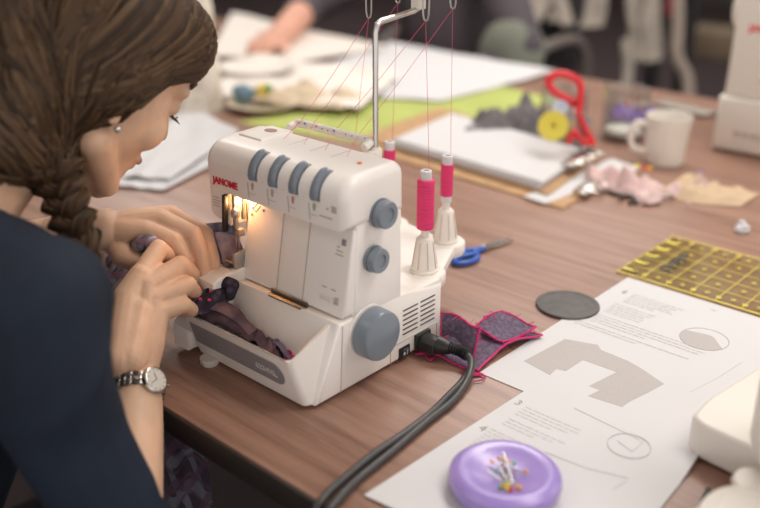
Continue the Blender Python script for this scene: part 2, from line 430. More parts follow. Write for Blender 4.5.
# ------------------------------------------------------------------ serger
def build_serger():
    S = thing('overlock_machine', 'white four-thread overlock sewing machine in the middle of the table', 'sewing machine', (-.095, .09, 0))
    # base
    bm = B()
    prism(bm, [(.000, .004), (.181, .004), (.181, .066), (.12, .074), (.031, .076)], -.165, 0, 'x', .004)
    prism(bm, [(-.016, .006), (.11, .006), (.11, .05), (.03, .052), (.0, .034), (-.016, .03)], -.194, -.166, 'x', .004)
    obj('base', bm, M_white, S)
    for x, y in ((-.14, -.012), (-.02, .02), (-.14, .16), (-.02, .16)):
        bm = B(); lathe(bm, [(.008, 0), (.0095, .002), (.0095, .008)], (x, y, 0)); obj('foot', bm, M_cream, S)
    # upper body with slanted looper door
    bm = B()
    prism(bm, [(.050, .060), (.056, .165), (.118, .165), (.119, .06)], -.148, -.0008, 'x', .004)
    body = obj('body', bm, M_white, S)
    bm = B(); prism(bm, [(.0385, .078), (.054, .160), (.064, .160), (.06, .078)], -.144, -.002, 'x', .003)
    door = obj('looper_door', bm, M_white, S)
    def dy(z): return .0385+(z-.078)/(.082)*.0155
    bm = B()
    for x in (-.092, -.056):
        for za, zb in ((.079, .1585),):
            a = V((x, dy(za)-.0003, za)); b = V((x, dy(zb)-.0003, zb)); tube(bm, [a, b], .0006, 6)
    obj('door_seam', bm, M_seam, door)
    bm = B(); tube(bm, [(-.098, .034, .0735), (-.046, .034, .0735)], .0034, 10); tube(bm, [(-.094, .0305, .076), (-.050, .0305, .076)], .0012, 8)
    rbox(bm, (-.072, .0365, .078), (.05, .002, .005), .0005); obj('hinge', bm, mat('hinge_metal', (.24, .22, .20), .42, metal=.9), S)
    # small slider & marks on door
    nd = V((0, -.9826, .1857))
    def on_door(x, z, lift=.0004): return V((x, dy(z), z))+nd*lift
    bm = B(); p = on_door(-.025, .092, .001); rbox(bm, p, (.016, .003, .005), .001, rot=(-.187, 0, 0)); obj('slider', bm, M_cream, door)
    bm = B(); p = on_door(-.013, .092); rbox(bm, p, (.005, .001, .007), .0002, rot=(-.187, 0, 0)); 
    for x, z, w_ in ((-.030, .101, .006), (-.018, .101, .006), (-.016, .138, .008), (-.016, .1345, .010), (-.018, .1415, .004)):
        rbox(bm, on_door(x, z, .0001), (w_, .0006, .0012), 0, rot=(-.187, 0, 0))
    obj('printed_mark', bm, M_seam, door)
    bm = B(); rbox(bm, on_door(-.012, .147), (.005, .001, .006), .0003, rot=(-.187, 0, 0)); obj('printed_symbol', bm, M_greydk, door)
    for x, z, m in ((-.137, .149, mat('dot_blue', (.05, .12, .5), .5)), (-.137, .1425, M_orange), (-.121, .150, mat('dot_blue', (.05, .12, .5), .5))):
        bm = B(); lathe(bm, [(.0013, 0), (.0013, .0005)], on_door(x, z, 0), rot=(PI/2-.187, 0, 0), seg=12); obj('guide_dot', bm, m, door)
    bm = B(); tube(bm, [on_door(-.128, .156, .002), on_door(-.131, .150, .005), on_door(-.126, .148, .005), on_door(-.123, .154, .003)], .0008, 8); obj('wire_hook', bm, M_metal, door)
    # head
    prof = [(.0395, .162)] + arc(.060, .188, .0215, 180, 97, 9) + [(.075, .2112), (.104, .2118)] + arc(.106, .198, .0138, 86, 2, 7) + [(.1205, .162)]
    bm = B(); round_extrude(bm, prof, -.192, .0015, .010)
    head = obj('head_cover', bm, M_white, S)
    # lower left needle housing
    bm = B(); prism(bm, [(-.191, .165), (-.191, .136), (-.187, .132), (-.162, .126), (-.162, .165)], .0425, .085, 'y', .0015); nh = obj('needle_housing', bm, M_white, S)
    bm = B()
    for z, w_ in ((.152, .009), (.149, .012), (.146, .009), (.143, .01)): rbox(bm, (-.186+w_/2, .0423, z), (w_, .0006, .0008), 0)
    obj('printed_mark', bm, M_seam, nh)
    # needle bar, clamp, presser foot, lamp
    bm = B(); tube(bm, [(-.156, .045, .162), (-.156, .045, .118)], .0028, 10); tube(bm, [(-.150, .05, .165), (-.150, .05, .135)], .0022, 10)
    ball(bm, (-.152, .042, .142), (.005, .005, .006), 10); rbox(bm, (-.152, .045, .122), (.009, .008, .008), .001); obj('needle_bar', bm, M_metal, S)
    bm = B(); rbox(bm, (-.1605, .036, .142), (.004, .006, .040), .001, rot=(0, .10, 0)); obj('threading_lever', bm, M_black, S)
    bm = B(); tube(bm, [(-.1545, .043, .12), (-.1545, .043, .090)], [.0008, .0003], 8); tube(bm, [(-.1505, .043, .12), (-.1505, .043, .091)], [.0008, .0003], 8); obj('needle', bm, M_steel, S)
    bm = B(); tube(bm, [(-.150, .056, .15), (-.150, .056, .098)], .002, 8); rbox(bm, (-.152, .048, .0945), (.012, .030, .004), .001); rbox(bm, (-.152, .033, .0935), (.012, .008, .002), .0005, rot=(-.4, 0, 0)); obj('presser_foot', bm, M_steel, S)
    # work bed / needle plate block with tongue between tray and needle
    bm = B(); prism(bm, [(.0, .083), (.0, .072), (.006, .05), (.09, .05), (.09, .088), (.01, .088)], -.166, -.140, 'x', .003)
    obj('work_bed', bm, M_white, S)
    bm = B(); rbox(bm, (-.155, .047, .0885), (.018, .042, .0015), .0004); obj('needle_plate', bm, M_steel, S)
    bm = B(); rbox(bm, (-.1445, .040, .095), (.004, .020, .020), .001); rbox(bm, (-.147, .030, .082), (.006, .012, .006), .001); ball(bm, (-.142, .028, .075), .004, 10); obj('upper_looper', bm, M_metal, S)
    bm = B(); tube(bm, [(-.15, .058, .163), (-.15, .058, .157)], .004, 12); ball(bm, (-.15, .058, .155), .0042, 12)
    obj('lamp_bulb', bm, mat('lamp_bulb', (1, .8, .5), .4, emit=(1., .52, .2), estr=9), S)
    l = bpy.data.lights.new('sewing_lamp', 'POINT'); l.energy = .10; l.color = (1., .48, .18); l.shadow_soft_size = .004
    lo = bpy.data.objects.new('sewing_lamp', l); C.objects.link(lo); lo.location = (-.152, .046, .152)
    # top plate, seams, dot
    bm = B()
    prism(bm, [(-.176, .072), (-.143, .072), (-.143, .114), (-.172, .114), (-.176, .110)], .2065, .2126, 'z', .0008, 1)
    tp = obj('carry_plate', bm, M_white, head)
    bm = B(); lathe(bm, [(.0075, 0), (.0075, .0004)], (-.160, .1, .2126), seg=24, sy=.75); obj('plate_hole', bm, mat('hole_shade', (.35, .22, .17), .6), tp)
    bm = B()
    for x in (-.112, -.083, -.055): tube(bm, [(x, .080, .2113), (x, .106, .2118)], .0004, 6)
    for x in (-.1255, -.0975, -.0697, -.0420): tube(bm, [(x-.0005, .0393, .165), (x-.0005, .0382, .181)], .0005, 6)
    obj('cover_seam', bm, M_seam, head)
    bm = B(); lathe(bm, [(.0026, 0), (.0026, .0006)], (-.022, .083, .2118), seg=16, sy=.8); obj('indicator_dot', bm, M_orange, head)
    bm = B()
    for x in (-.131, -.1035, -.0757, -.0480): lathe(bm, [(.0012, -.0008), (.0012, .0006), (.0006, .001)], (x, .0386, .186), rot=(PI/2, 0, 0), seg=10)
    obj('cover_pip', bm, M_cream, head)
    # tension levers in slots
    for i, x in enumerate((-.1180, -.0900, -.0622, -.0345)):
        bm = B()
        pts = [V((x, .060+.0221*math.cos(math.radians(a)), .188+.0221*math.sin(math.radians(a)))) for a in range(188, 92, -8)]
        pr = [V((x, q.y, q.z)) for q in pts]
        # slot (dark recess rim)
        a = [bm.verts.new(q+V((-.0062, 0, 0))) for q in pr]; b = [bm.verts.new(q+V((.0062, 0, 0))) for q in pr]
        ctr = V((x, .060, .188))
        a2 = [bm.verts.new(ctr+(q-ctr)*.9+V((-.0062, 0, 0))) for q in pr]; b2 = [bm.verts.new(ctr+(q-ctr)*.9+V((.0062, 0, 0))) for q in pr]
        n = len(pr)
        for k in range(n-1):
            bm.faces.new((a[k], b[k], b[k+1], a[k+1])); bm.faces.new((a2[k], a2[k+1], b2[k+1], b2[k]))
            bm.faces.new((a[k], a[k+1], a2[k+1], a2[k])); bm.faces.new((b[k], b2[k], b2[k+1], b[k+1]))
        bm.faces.new((a[0], a2[0], b2[0], b[0])); bm.faces.new((a[-1], b[-1], b2[-1], a2[-1]))
        lv = obj('tension_slot', bm, M_greydk, head)
        bm = B()
        pts = [V((x+.0008, .060+.0240*math.cos(math.radians(a)), .188+.0240*math.sin(math.radians(a)))) for a in range(184, 102, -6)]
        rs = [.0042]+[.0050]*(len(pts)-2)+[.0035]
        tube(bm, pts, rs, 10, flat=.45, ref=(0, -1, 0)); obj('tension_lever', bm, M_gray, head)
        c = [(.55, .32, .28), (.45, .38, .36), (.6, .25, .25), (.32, .42, .22)][i]
        bm = B(); ball(bm, (x-.002, .0389, .1785), (.0018, .0006, .0042), 10); ball(bm, (x-.0008, .0387, .1800), (.0015, .0006, .002), 8)
        obj('printed_symbol', bm, mat('symbol', c, .7), head)
        bm = B()
        for k in range(4): rbox(bm, (x-.007+k*.0026, .0392, .1705), (.0018, .0005, .0007), 0)
        obj('printed_mark', bm, M_seam, head)
    bm = B()
    for k in range(5): rbox(bm, (-.028+k*.0032, .0384, .1725), (.0024, .0006, .0011), 0)
    rbox(bm, (-.011, .0382, .182), (.006, .0006, .006), .0001); rbox(bm, (-.019, .0382, .181), (.002, .0006, .002), 0)
    obj('printed_mark', bm, M_seam, head)
    text('brand_lettering', 'JANOME', .0098, axes((-.1790, .0384, .1695), (1, 0, 0), (0, 0, 1)), M_red, head, bold=.00025, depth=.0003)
    # waste tray
    bm = B()
    def ring(z, x0, x1, y0, y1, zb=None):
        zb = z if zb is None else zb
        return [V((x0, y0, z)), V((x1, y0, z)), V((x1, y1, zb)), V((x0, y1, zb))]
    R_ = [ring(.005, -.164, -.006, -.008, .030), ring(.0535, -.168, -.011, -.0215, .031, .0735), ring(.0525, -.164, -.0155, -.0175, .031, .0722), ring(.014, -.160, -.016, -.005, .028)]
    vv = [[bm.verts.new(p) for p in r] for r in R_]
    for a, b in zip(vv, vv[1:]):
        for k in range(4): bm.faces.new((a[k], a[(k+1) % 4], b[(k+1) % 4], b[k]))
    bm.faces.new(vv[0][::-1]); bm.faces.new(vv[3])
    es = [e for e in bm.edges if abs(e.verts[0].co.z-e.verts[1].co.z) > .02 and min(e.verts[0].co.y, e.verts[1].co.y) < 0 and (e.verts[0].co-e.verts[1].co).length < .06]
    bmesh.ops.bevel(bm, geom=es, offset=.006, segments=4, profile=.5, affect='EDGES')
    tray = obj('waste_tray', bm, M_white, S)
    nt_ = V((0, -.9635, -.2677))
    def on_tray(x, z, lift=.0003): return V((x, -.008-(z-.005)/.0485*.0135, z))+nt_*lift
    bm = B()
    out = [(-.158, .020), (-.158, .044)] + [(-.037+.0125*math.cos(math.radians(a)), .0325+.0125*math.sin(math.radians(a))) for a in range(90, -91, -15)]
    v1 = [bm.verts.new(on_tray(x, z, .0006)) for x, z in out]; v0 = [bm.verts.new(on_tray(x, z, -.001)) for x, z in out]
    bm.faces.new(v1)
    for k in range(len(out)): bm.faces.new((v0[k], v0[(k+1) % len(out)], v1[(k+1) % len(out)], v1[k]))
    strip = obj('model_strip', bm, M_greydk, tray)
    text('model_lettering', '6234XL', .0092, axes(on_tray(-.064, .0285, .0009), (1, 0, 0), (0, -.268, .9635)), mat('print_white', (.62, .60, .58), .6), tray, bold=.0002)
    # right side controls
    for nm, y, z, r, d in (('stitch_dial', .0845, .1695, .0133, .011), ('feed_dial', .0755, .1275, .0122, .010)):
        bm = B(); lathe(bm, [(r*1.05, 0), (r*1.05, .002), (r*.93, .002), (r*.93, .003), (r, .0035), (r*.96, d-.001), (r*.9, d), (r*.55, d), (r*.5, d-.0015), (0, d-.0015)], (.0012, y, z), XROT, 40)
        obj(nm, bm, M_gray, S)
    bm = B(); lathe(bm, [(.0262, 0), (.0262, .0012), (.025, .002)], (.0, .0680, .0565), XROT, 48); obj('wheel_collar', bm, M_white, S)
    bm = B(); lathe(bm, [(.0212, .001), (.0212, .004), (.0250, .0045), (.0250, .006), (.0244, .018), (.0235, .0202), (.0212, .0212), (0, .0217)], (.0, .0680, .0565), XROT, 56); obj('hand_wheel', bm, M_gray, S)
    # vents
    for cy in (.1305, .1575):
        for k in range(6):
            bm = B(); z = .0570-k*.0052
            rbox(bm, (.0002, cy, z), (.0012, .0225, .0013), .0003); o = obj('vent_slot', bm, M_dark, S)
    bm = B(); rbox(bm, (.0004, .1215, .0110), (.0020, .016, .0125), .0004); sw = obj('power_switch', bm, M_black, S)
    bm = B(); rbox(bm, (.0018, .1215, .0110), (.0022, .0085, .0085), .0006, rot=(0, .15, 0)); obj('rocker', bm, mat('rocker', (.06, .06, .06), .3), sw)
    bm = B(); rbox(bm, (.0030, .1235, .0110), (.0004, .0008, .005), 0, rot=(0, .15, 0)); ball(bm, (.003, .1190, .0110), (.0003, .0014, .0018), 8); obj('printed_mark', bm, M_paper, sw)
    bm = B()
    q = [(.0, .101, .005), (.0, .101, .0235), (.0, .173, .0235), (.0, .173, .005)]
    for a, b in zip(q, q[1:]): tube(bm, [V(a)+V((.0002, 0, 0)), V(b)+V((.0002, 0, 0))], .0005, 6)
    tube(bm, [(.0002, .031, .006), (.0002, .035, .073)], .0005, 6)
    obj('panel_seam', bm, M_seam, S)
    bm = B(); rbox(bm, (.002, .148, .0155), (.005, .022, .016), .001); obj('power_socket', bm, M_black, S)
    # thread shelf with lobes
    bm = B()
    prism(bm, [(-.188, .10), (-.002, .10), (-.002, .178), (-.010, .19), (-.045, .262), (-.15, .280), (-.188, .262)], .060, .0712, 'z', .002)
    CON = [(-.026, .183), (-.060, .261), (-.144, .262), (-.172, .225)]
    for x, y in CON: lathe(bm, [(.0215, .0585), (.0225, .0600), (.0225, .0700), (.0215, .0715)], (x, y, 0), seg=36)
    obj('spool_shelf', bm, M_white, S)
    for x, y in CON:
        bm = B(); z0 = .0712
        lathe(bm, [(.0150, z0), (.0150, z0+.003), (.0135, z0+.004), (.0088, z0+.036), (.0080, z0+.037), (.0065, z0+.0385), (.0045, z0+.039), (.0040, z0+.046), (0, z0+.046)], (x, y, 0), seg=28)
        c = obj('spool_cone', bm, M_cream, S)
        bm = B()
        for k in range(8):
            a = k*PI/4+.2
            p0 = V((x+.0136*math.cos(a), y+.0136*math.sin(a), z0+.006)); p1 = V((x+.0092*math.cos(a), y+.0092*math.sin(a), z0+.034)); tube(bm, [p0, p1], .0006, 6)
        obj('rib_groove', bm, mat('groove', (.62, .50, .40), .7), c)
    # dotted thread guide bar behind the head
    bm = B(); tube(bm, smooth_path([(-.157, .122, .2115), (-.158, .132, .2135), (-.150, .134, .2145), (-.10, .133, .2150), (-.060, .132, .2150), (-.053, .131, .2145), (-.052, .121, .2115)], 5), .0042, 10); gb = obj('thread_guide_bar', bm, M_cream, S)
    cols = [(.8, .1, .1), (.1, .2, .6), (.85, .6, .1), (.75, .15, .3), (.2, .5, .2)]
    for k in range(12):
        x = -.150+k*.0083; bm = B(); ball(bm, (x, .1295, .2165+.001*math.sin(k*2.4)), .0011, 8); obj('bead', bm, mat('bead', cols[k % 5], .5), gb)
    # telescopic thread stand
    bm = B(); P = [(-.049, .134, .09), (-.049, .134, .318), (-.0490, .1365, .3245), (-.050, .142, .3265), (-.0535, .193, .3300), (-.0535, .199, .3315), (-.0535, .2, .337)]
    tube(bm, P, .0027, 12); obj('stand_rod', bm, M_steel, S)
    bm = B(); lathe(bm, [(.006, .0), (.006, .008), (.0045, .01)], (-.049, .134, .2), seg=20); rbox(bm, (-.049, .126, .198), (.012, .016, .02), .002); obj('rod_holder', bm, M_cream, S)
    bm = B(); rbox(bm, (-.0535, .2, .343), (.011, .010, .024), .001); rbox(bm, (-.08, .22, .357), (.13, .075, .006), .002); obj('guide_crossbar', bm, M_cream, S)
    LP = [(-.118, .2, .316), (-.123, .25, .325), (-.036, .19, .323), (-.043, .24, .328)]
    for x, y, z in LP:
        bm = B(); w_ = .0042
        tube(bm, [(x-w_, y, .356), (x-w_*.8, y, z+.006), (x-w_*.5, y, z+.001), (x, y, z), (x+w_*.5, y, z+.001), (x+w_*.8, y, z+.006), (x+w_, y, .356)], .0009, 8); obj('wire_loop', bm, M_metal, S)
    return S, CON, LP
S, CON, LP = build_serger()

# spools and threads
labs = ['tall pink thread spool on the front right cone, wound almost full', 'slim pink thread spool on the cone nearest the blue scissors', 'pink thread spool half hidden behind the machine head', None]
for i, ((x, y), lab) in enumerate(zip(CON, labs)):
    if not lab: continue
    z0 = .1175 if i == 0 else .118
    if i == 2: z0 = .118
    t = thing('thread_spool', lab, 'spool', (x, y, z0), 0, 'pink thread spools')
    if i == 0: r, h, lo = .0088, .052, .001
    else: r, h, lo = .0068, .036, .007
    if i == 2: h, lo = .034, .008
    bm = B(); top = z0+lo+h
    lathe(bm, [(.0058, z0), (.0058, z0+lo+.001), (.0045, z0+lo+.002), (.0045, top-.002), (.0058, top), (.0058, top+.009), (.005, top+.0095), (.003, top+.0095), (.003, top+.006), (0, top+.006)], (x, y, 0), seg=24); obj('tube_core', bm, M_paper, t)
    bm = B(); pf = [(r*.93, z0+lo)]
    n = 26
    for k in range(n+1):
        zz = z0+lo+.001+(h-.002)*k/n; pf.append((r+(.00018 if k % 2 else -.0001), zz))
    pf.append((r*.93, z0+lo+h)); lathe(bm, pf, (x, y, 0), seg=24); obj('wound_thread', bm, M_pink, t)
ends = [(2, 0, .178), (3, 1, .171), (1, 2, .170)]
desc = ['from the front right spool to the wire loop', 'from the slim right spool to the last wire loop', 'from the hidden spool to the middle wire loop']
for (l, s, z), d in zip(ends, desc):
    p = V(LP[l]); q = V((CON[s][0]+.004, CON[s][1], z)); bm = B(); tube(bm, [q, (p+q)/2+V((0, 0, -.002)), p], .00022, 5)
    tag(obj('sewing_thread', bm, M_thread), 'thin pink thread rising '+d, 'thread', 'pink threads on the machine')
gx = [(-.150, 0), (-.132, 0), (-.100, 2), (-.070, 3)]
for k, (x, l) in enumerate(gx):
    p = V(LP[(0, 1, 2, 3)[k]]); q = V((x, .133, .2185)); bm = B(); tube(bm, [q, (p+q)/2+V((0, 0, -.002)), p], .00022, 5)
    r = V((-.13+.0285*k, .09, .2118)); tube(bm, [r, q], .0002, 5)
    tag(obj('sewing_thread', bm, M_thread), 'pink thread slanting down to the dotted guide bar, %s' % ['leftmost', 'second from the left', 'third from the left', 'rightmost'][k], 'thread', 'pink threads on the machine')
bm = B(); tube(bm, [(CON[3][0], CON[3][1], .118), LP[0]], .00022, 5)
tag(obj('sewing_thread', bm, M_thread), 'pink thread hanging straight down from the leftmost wire loop', 'thread', 'pink threads on the machine')

# power cord
t = thing('power_cord', 'black power cord plugged into the side of the overlock machine', 'cord', (.05, .1, 0))
bm = B()
pp = [V((.004, .148, .0155)), V((.020, .149, .0155)), V((.030, .151, .0155)), V((.040, .154, .015))]
prism(bm, [(.138, .0085), (.158, .0085), (.158, .0185), (.153, .0225), (.143, .0225), (.138, .0185)], .004, .024, 'x', .0015)
tube(bm, [(.022, .149, .0155), (.028, .150, .0155), (.034, .152, .0152)], [.0095, .0085, .0065], 14)
obj('plug', bm, M_black, t)
bm = B(); sp = smooth_path([(.032, .151, .0152), (.045, .155, .0145), (.054, .1545, .0135)], 9)
tube(bm, sp, [.0062 if k % 2 == 0 else .0047 for k in range(len(sp))], 14)
obj('strain_relief', bm, M_black, t)
bm = B()
tube(bm, smooth_path([(.050, .1552, .0140), (.062, .150, .0125), (.073, .133, .0085), (.080, .112, .0045), (.086, .086, .0038), (.089, .05, .0038), (.095, .0, .0038), (.100, -.05, .0040), (.107, -.083, .0045), (.109, -.099, -.004), (.107, -.104, -.05), (.09, -.11, -.2), (.1, -.10, -.5), (.13, -.05, FZ+.005)], 7), .0038, 10)
obj('cable', bm, M_cord, t)
bm = B()
tube(bm, smooth_path([(.062, .150, .0040), (.071, .125, .0040), (.077, .095, .0038), (.084, .06, .0045), (.087, .02, .0045), (.0875, -.02, .0045), (.092, -.06, .0045), (.096, -.083, .0048), (.098, -.099, -.004), (.096, -.104, -.05), (.07, -.11, -.2), (.08, -.10, -.5), (.1, -.05, FZ+.005)], 7), .0037, 10)
tag(obj('power_cord', bm, M_cord), 'second black cable lying alongside the plugged-in cord and hanging off the table', 'cord')

# ------------------------------------------------------------------ fabrics at the machine
def crumple(name, label, cat, c, size, amp, m, rot=0, n=40, thick=.0012, freq=40, seed=0, group=None, parent=None):
    bm = B(); cx_, cy_, cz_ = c; ca, sa = math.cos(rot), math.sin(rot)
    def fn(u, v):
        x = (u-.5)*size[0]; y = (v-.5)*size[1]
        x += .15*size[0]*nz(u*3, v*3, seed+3); y += .15*size[1]*nz(u*3, v*3, seed+7)
        z = amp*(.5+.9*nz(x*freq, y*freq, seed)+.35*nz(x*freq*2.3, y*freq*2.3, seed+5))
        z = max(z, .0003*math.sin(u*40))*min(1, 6*min(u, 1-u, v, 1-v)+.15)
        return (cx_+x*ca-y*sa, cy_+x*sa+y*ca, cz_+max(z, 0))
    sheet(bm, n, n, fn, thick); o = obj(name, bm, m, parent)
    if not parent: tag(o, label, cat, group)
    return o

t = thing('plaid_garment', 'grey and white plaid fabric being fed under the needle by both hands', 'fabric', (-.2, 0., .06))
bm = B()
def f1(u, v):
    x = -.290+.120*u; y = -.085+.13*v; z = .060+.040*v+.012*math.sin(u*9+v*4)+.010*nz(u*5, v*6, 2)+.014*math.sin(v*14+u*3)*.5
    return (x, y, z)
sheet(bm, 36, 36, f1, .0015); obj('bunched_cloth', bm, M_plaid, t)
bm = B()
def f2(u, v):
    x = -.188+.036*u+.004*math.sin(v*6); y = .030+.012*u+.004*math.sin(u*8+v*3); z = .085+.034*v+.003*math.sin(u*9)
    return (x, y+.012*v, z)
sheet(bm, 24, 24, f2, .001); obj('raised_seam', bm, ramp_mat('pinkish_voile', 'noise', [(.3, (.30, .19, .22)), (.55, (.55, .38, .36)), (.75, (.24, .20, .30))], 70, .8), t)
bm = B(); tube(bm, smooth_path([(-.190, .03, .116), (-.180, .04, .121), (-.165, .045, .121), (-.152, .05, .120)], 5), [.003, .006, .007, .006, .005, .005, .005, .005, .005, .005, .005, .005, .005, .005, .004, .003], 10); obj('rolled_edge', bm, mat('blue_grey_voile', (.15, .16, .24), .8, noise_amt=.5, nscale=90), t)
bm = B(); tube(bm, smooth_path([(-.215, -.035, .112), (-.200, -.030, .120), (-.188, -.022, .119)], 4), [.004, .0075, .008, .0085, .008, .0075, .007, .005, .002], 12); obj('rolled_end', bm, M_plaid, t)

t = thing('floral_strip', 'dark fabric strip with small pale and pink dots under the fingertips', 'fabric', (-.15, .0, .06))
bm = B()
def f3(u, v):
    a = v*1.0
    return (-.183+.036*u+.003*math.sin(v*7), -.030+.034*v, .0605+.012*v+.005*math.sin(u*7+1)+.003*math.sin(v*7))
sheet(bm, 30, 24, f3, .0015); obj('cloth_fold', bm, M_floral, t)
bm = B()
def mound(u, v):
    a_ = (u-.5)*2; c_ = (v-.5)*2; u = (a_*math.sqrt(1-c_*c_/2)+1)/2; v = (c_*math.sqrt(1-a_*a_/2)+1)/2
    q = bil((-.162, -.020, .070), (-.143, .020, .076), (-.130, .022, .066), (-.134, -.024, .054), u, v)
    b_ = math.sin(PI*min(1, max(0, u)))*math.sin(PI*v); f_ = .009*b_+.0028*math.sin(u*9+v*5)*b_+.0008*math.sin(v*15+u*3)
    return q+V((.45, -.45, .75))*f_
sheet(bm, 36, 30, mound, .0015); obj('gathered_cloth', bm, M_floral, t)
for u_, v_ in ((.25, .35), (.55, .3), (.4, .62)):
    bm = B(); ball(bm, V(mound(u_, v_))+V((.0006, -.0006, .0010)), (.0021, .0021, .0014), 10); obj('pink_dot', bm, M_mag, t)
bm = B(); chain(bm, [V((-.148, .008, .075)), V((-.141, .016, .080)), V((-.134, .018, .078)), V((-.131, .012, .070))], [.0050, .0062, .0068, .0050]); obj('rolled_corner', bm, M_floral, t)

# scraps in tray
t = thing('fabric_scrap', 'rolled mauve-brown fabric strip coiled in the white waste tray', 'fabric', (-.1, .0, .03), 0, 'scraps in the waste tray')
bm = B()
def roll(u, v):   # a loosely rolled strip: u along it, v round the roll
    c = bil((-.150, -.002, .045), (-.088, .004, .040), (-.088, .004, .040), (-.150, -.002, .045), u, 0)
    a = .4+v*8.2; r = (.0060+.0100*v)*(1-.35*u)*(1+.12*math.sin(u*9+v*5)); c.z += .010*math.sin(u*PI)
    return (c.x+.003*math.sin(a*2+u*4), c.y+r*math.cos(a), c.z+r*math.sin(a)*.95)
sheet(bm, 26, 60, roll, .0016); obj('coil', bm, M_roll, t)
bm = B()
def tail(u, v):
    x = -.100+.055*u; w_ = .011*(1-.45*u)
    return (x+.004*math.sin(v*6), .005+w_*(v-.5)*2+.004*math.sin(u*5), .042-.010*u+.009*math.cos((v-.5)*3.2+.4*math.sin(u*6))*(1-.3*u)+.002*math.sin(u*22+v*3))
sheet(bm, 30, 20, tail, .0018); obj('trailing_end', bm, M_roll, t)
bm = B()
sheet(bm, 20, 10, lambda u, v: (-.075+.045*u, .002+.018*v+.003*math.sin(u*8), .034+.014*math.sin(v*3+u*2)*math.sin(u*3.1)+.004*math.sin(u*14)), .0015)
tag(obj('fabric_scrap', bm, M_scrapf), 'small purple-grey fabric tip poking up at the right of the waste tray', 'fabric', 'scraps in the waste tray')
bm = B()
for k in range(14):
    a = k*.7; tube(bm, smooth_path([(-.055+.012*math.cos(a), .008+.008*math.sin(a), .032+.002*k % .007), (-.05+.01*math.cos(a+1), .006+.008*math.sin(a+1), .038), (-.045+.012*math.cos(a+2), .01+.006*math.sin(a+2), .034)], 4), .0006, 5)
tube(bm, smooth_path([(-.030, .012, .034), (-.029, .014, .044), (-.027, .013, .049), (-.029, .011, .042)], 4), .001, 6)
tag(obj('thread_tangle', bm, M_mag, None), 'magenta thread tangle lying in the waste tray', 'thread', kind='stuff')

# ------------------------------------------------------------------ swatch by the plug
t = thing('fabric_swatch', 'purple-grey felt swatch edged in magenta thread beside the plug', 'fabric', (.03, .2, 0))
def f4(u, v):
    q = bil((.008, .147, 0), (.070, .150, 0), (.072, .254, 0), (.018, .256, 0), u, v)
    return (q.x-.006*math.sin(v*4)*u, q.y, .0015+.006*max(0, math.sin(v*5-u*1.5))+.0015*math.sin(u*7)+.001)
def f5(u, v):   # flap folded over the top
    q = bil((.028, .202, .016), (.062, .203, .011), (.069, .253, .011), (.032, .245, .018), u, v)
    return (q.x, q.y, q.z+.005*math.sin(v*PI*.9)*(1-u)-.003*math.sin(v*PI)*u+.001*math.sin(u*6))
def f6(u, v):   # flap standing on edge
    q = bil((.004, .176, .003), (.050, .173, .003), (.047, .187, .029), (-.002, .184, .029), u, v)
    return (q.x, q.y+.003*math.sin(u*5), q.z+.0015*math.sin(u*6)*v)
for nm, fn in (('lower_layer', f4), ('folded_flap', f5), ('standing_flap', f6)):
    bm = B(); sheet(bm, 24, 24, fn, .0016); fo = obj(nm, bm, M_scrapf, t)
    bm = B(); N = 44
    ed = [fn(i/N, 0) for i in range(N)]+[fn(1, i/N) for i in range(N)]+[fn(1-i/N, 1) for i in range(N)]+[fn(0, 1-i/N) for i in range(N)]
    tube(bm, [V(p)+V((0, 0, .0008))+V((nz(i*.8, 1)*.001, nz(i*.8, 2)*.001, abs(nz(i*.9, 3))*.001)) for i, p in enumerate(ed)], [.0011+.0006*nz(i*1.3, 5) for i in range(len(ed))], 6, close=True)
    for i in range(0, len(ed), 9):
        p = V(ed[i]); q1 = p+V((random.uniform(-.006, .006), random.uniform(-.006, .006), random.uniform(0, .003))); q2 = q1+V((random.uniform(-.006, .006), random.uniform(-.006, .006), random.uniform(-.002, .001)))
        q2.z = max(q2.z, .001); tube(bm, smooth_path([p, q1, q2], 3), .00035, 4)
    obj('stitched_edge', bm, M_mag, fo)
bm = B()
for c_, n_ in (((.072, .143, .001), 7), ((.012, .145, .001), 6), ((.015, .258, .001), 6)):
    for k in range(n_):
        a = random.uniform(0, 6.3); tube(bm, smooth_path([V(c_)+V((.010*math.cos(a+j), .008*math.sin(a*1.7+j*1.3), .0008+.001*(j % 2))) for j in range(5)], 3), .0007, 5)
obj('loose_thread', bm, M_mag, t)['kind'] = 'stuff'

# ------------------------------------------------------------------ papers
def text_lines(bm, x0, y0, n, w, dy=.0052, seed=1, z=.0005, h=.0011):
    r = random.Random(seed)
    for i in range(n):
        x = x0; end = x0+w*(r.uniform(.75, 1.) if i < n-1 else r.uniform(.4, .8))
        while x < end:
            L = r.uniform(.003, .009); rbox(bm, (x+L/2, y0-i*dy, z), (L, h, .0001), 0); x += L+.0016
T0 = thing('instruction_sheet', 'large white instruction page with grey pattern shape and numbers 6 and 7', 'paper', (.17, .3, 0))
bm = B(); rbox(bm, (.176, .303, .0006), (.211, .300, .0010), 0)
obj('sheet', bm, M_paper, T0, smooth=False)
bm = B(); text_lines(bm, .098, .414, 5, .060, seed=2, z=.0014, dy=.006); text_lines(bm, .094, .378, 5, .055, seed=3, z=.0014, dy=.006); text_lines(bm, .094, .342, 4, .125, seed=4, z=.0014, dy=.006); text_lines(bm, .084, .314, 2, .14, seed=5, z=.0014, dy=.006)
text_lines(bm, .180, .437, 1, .012, seed=6, z=.0014)
obj('printed_text', bm, M_inkl, T0, smooth=False)
text('printed_number', '6', .013, axes((.0845, .409, .0013), (1, 0, 0), (0, 1, 0)), M_ink, T0, depth=.0001)
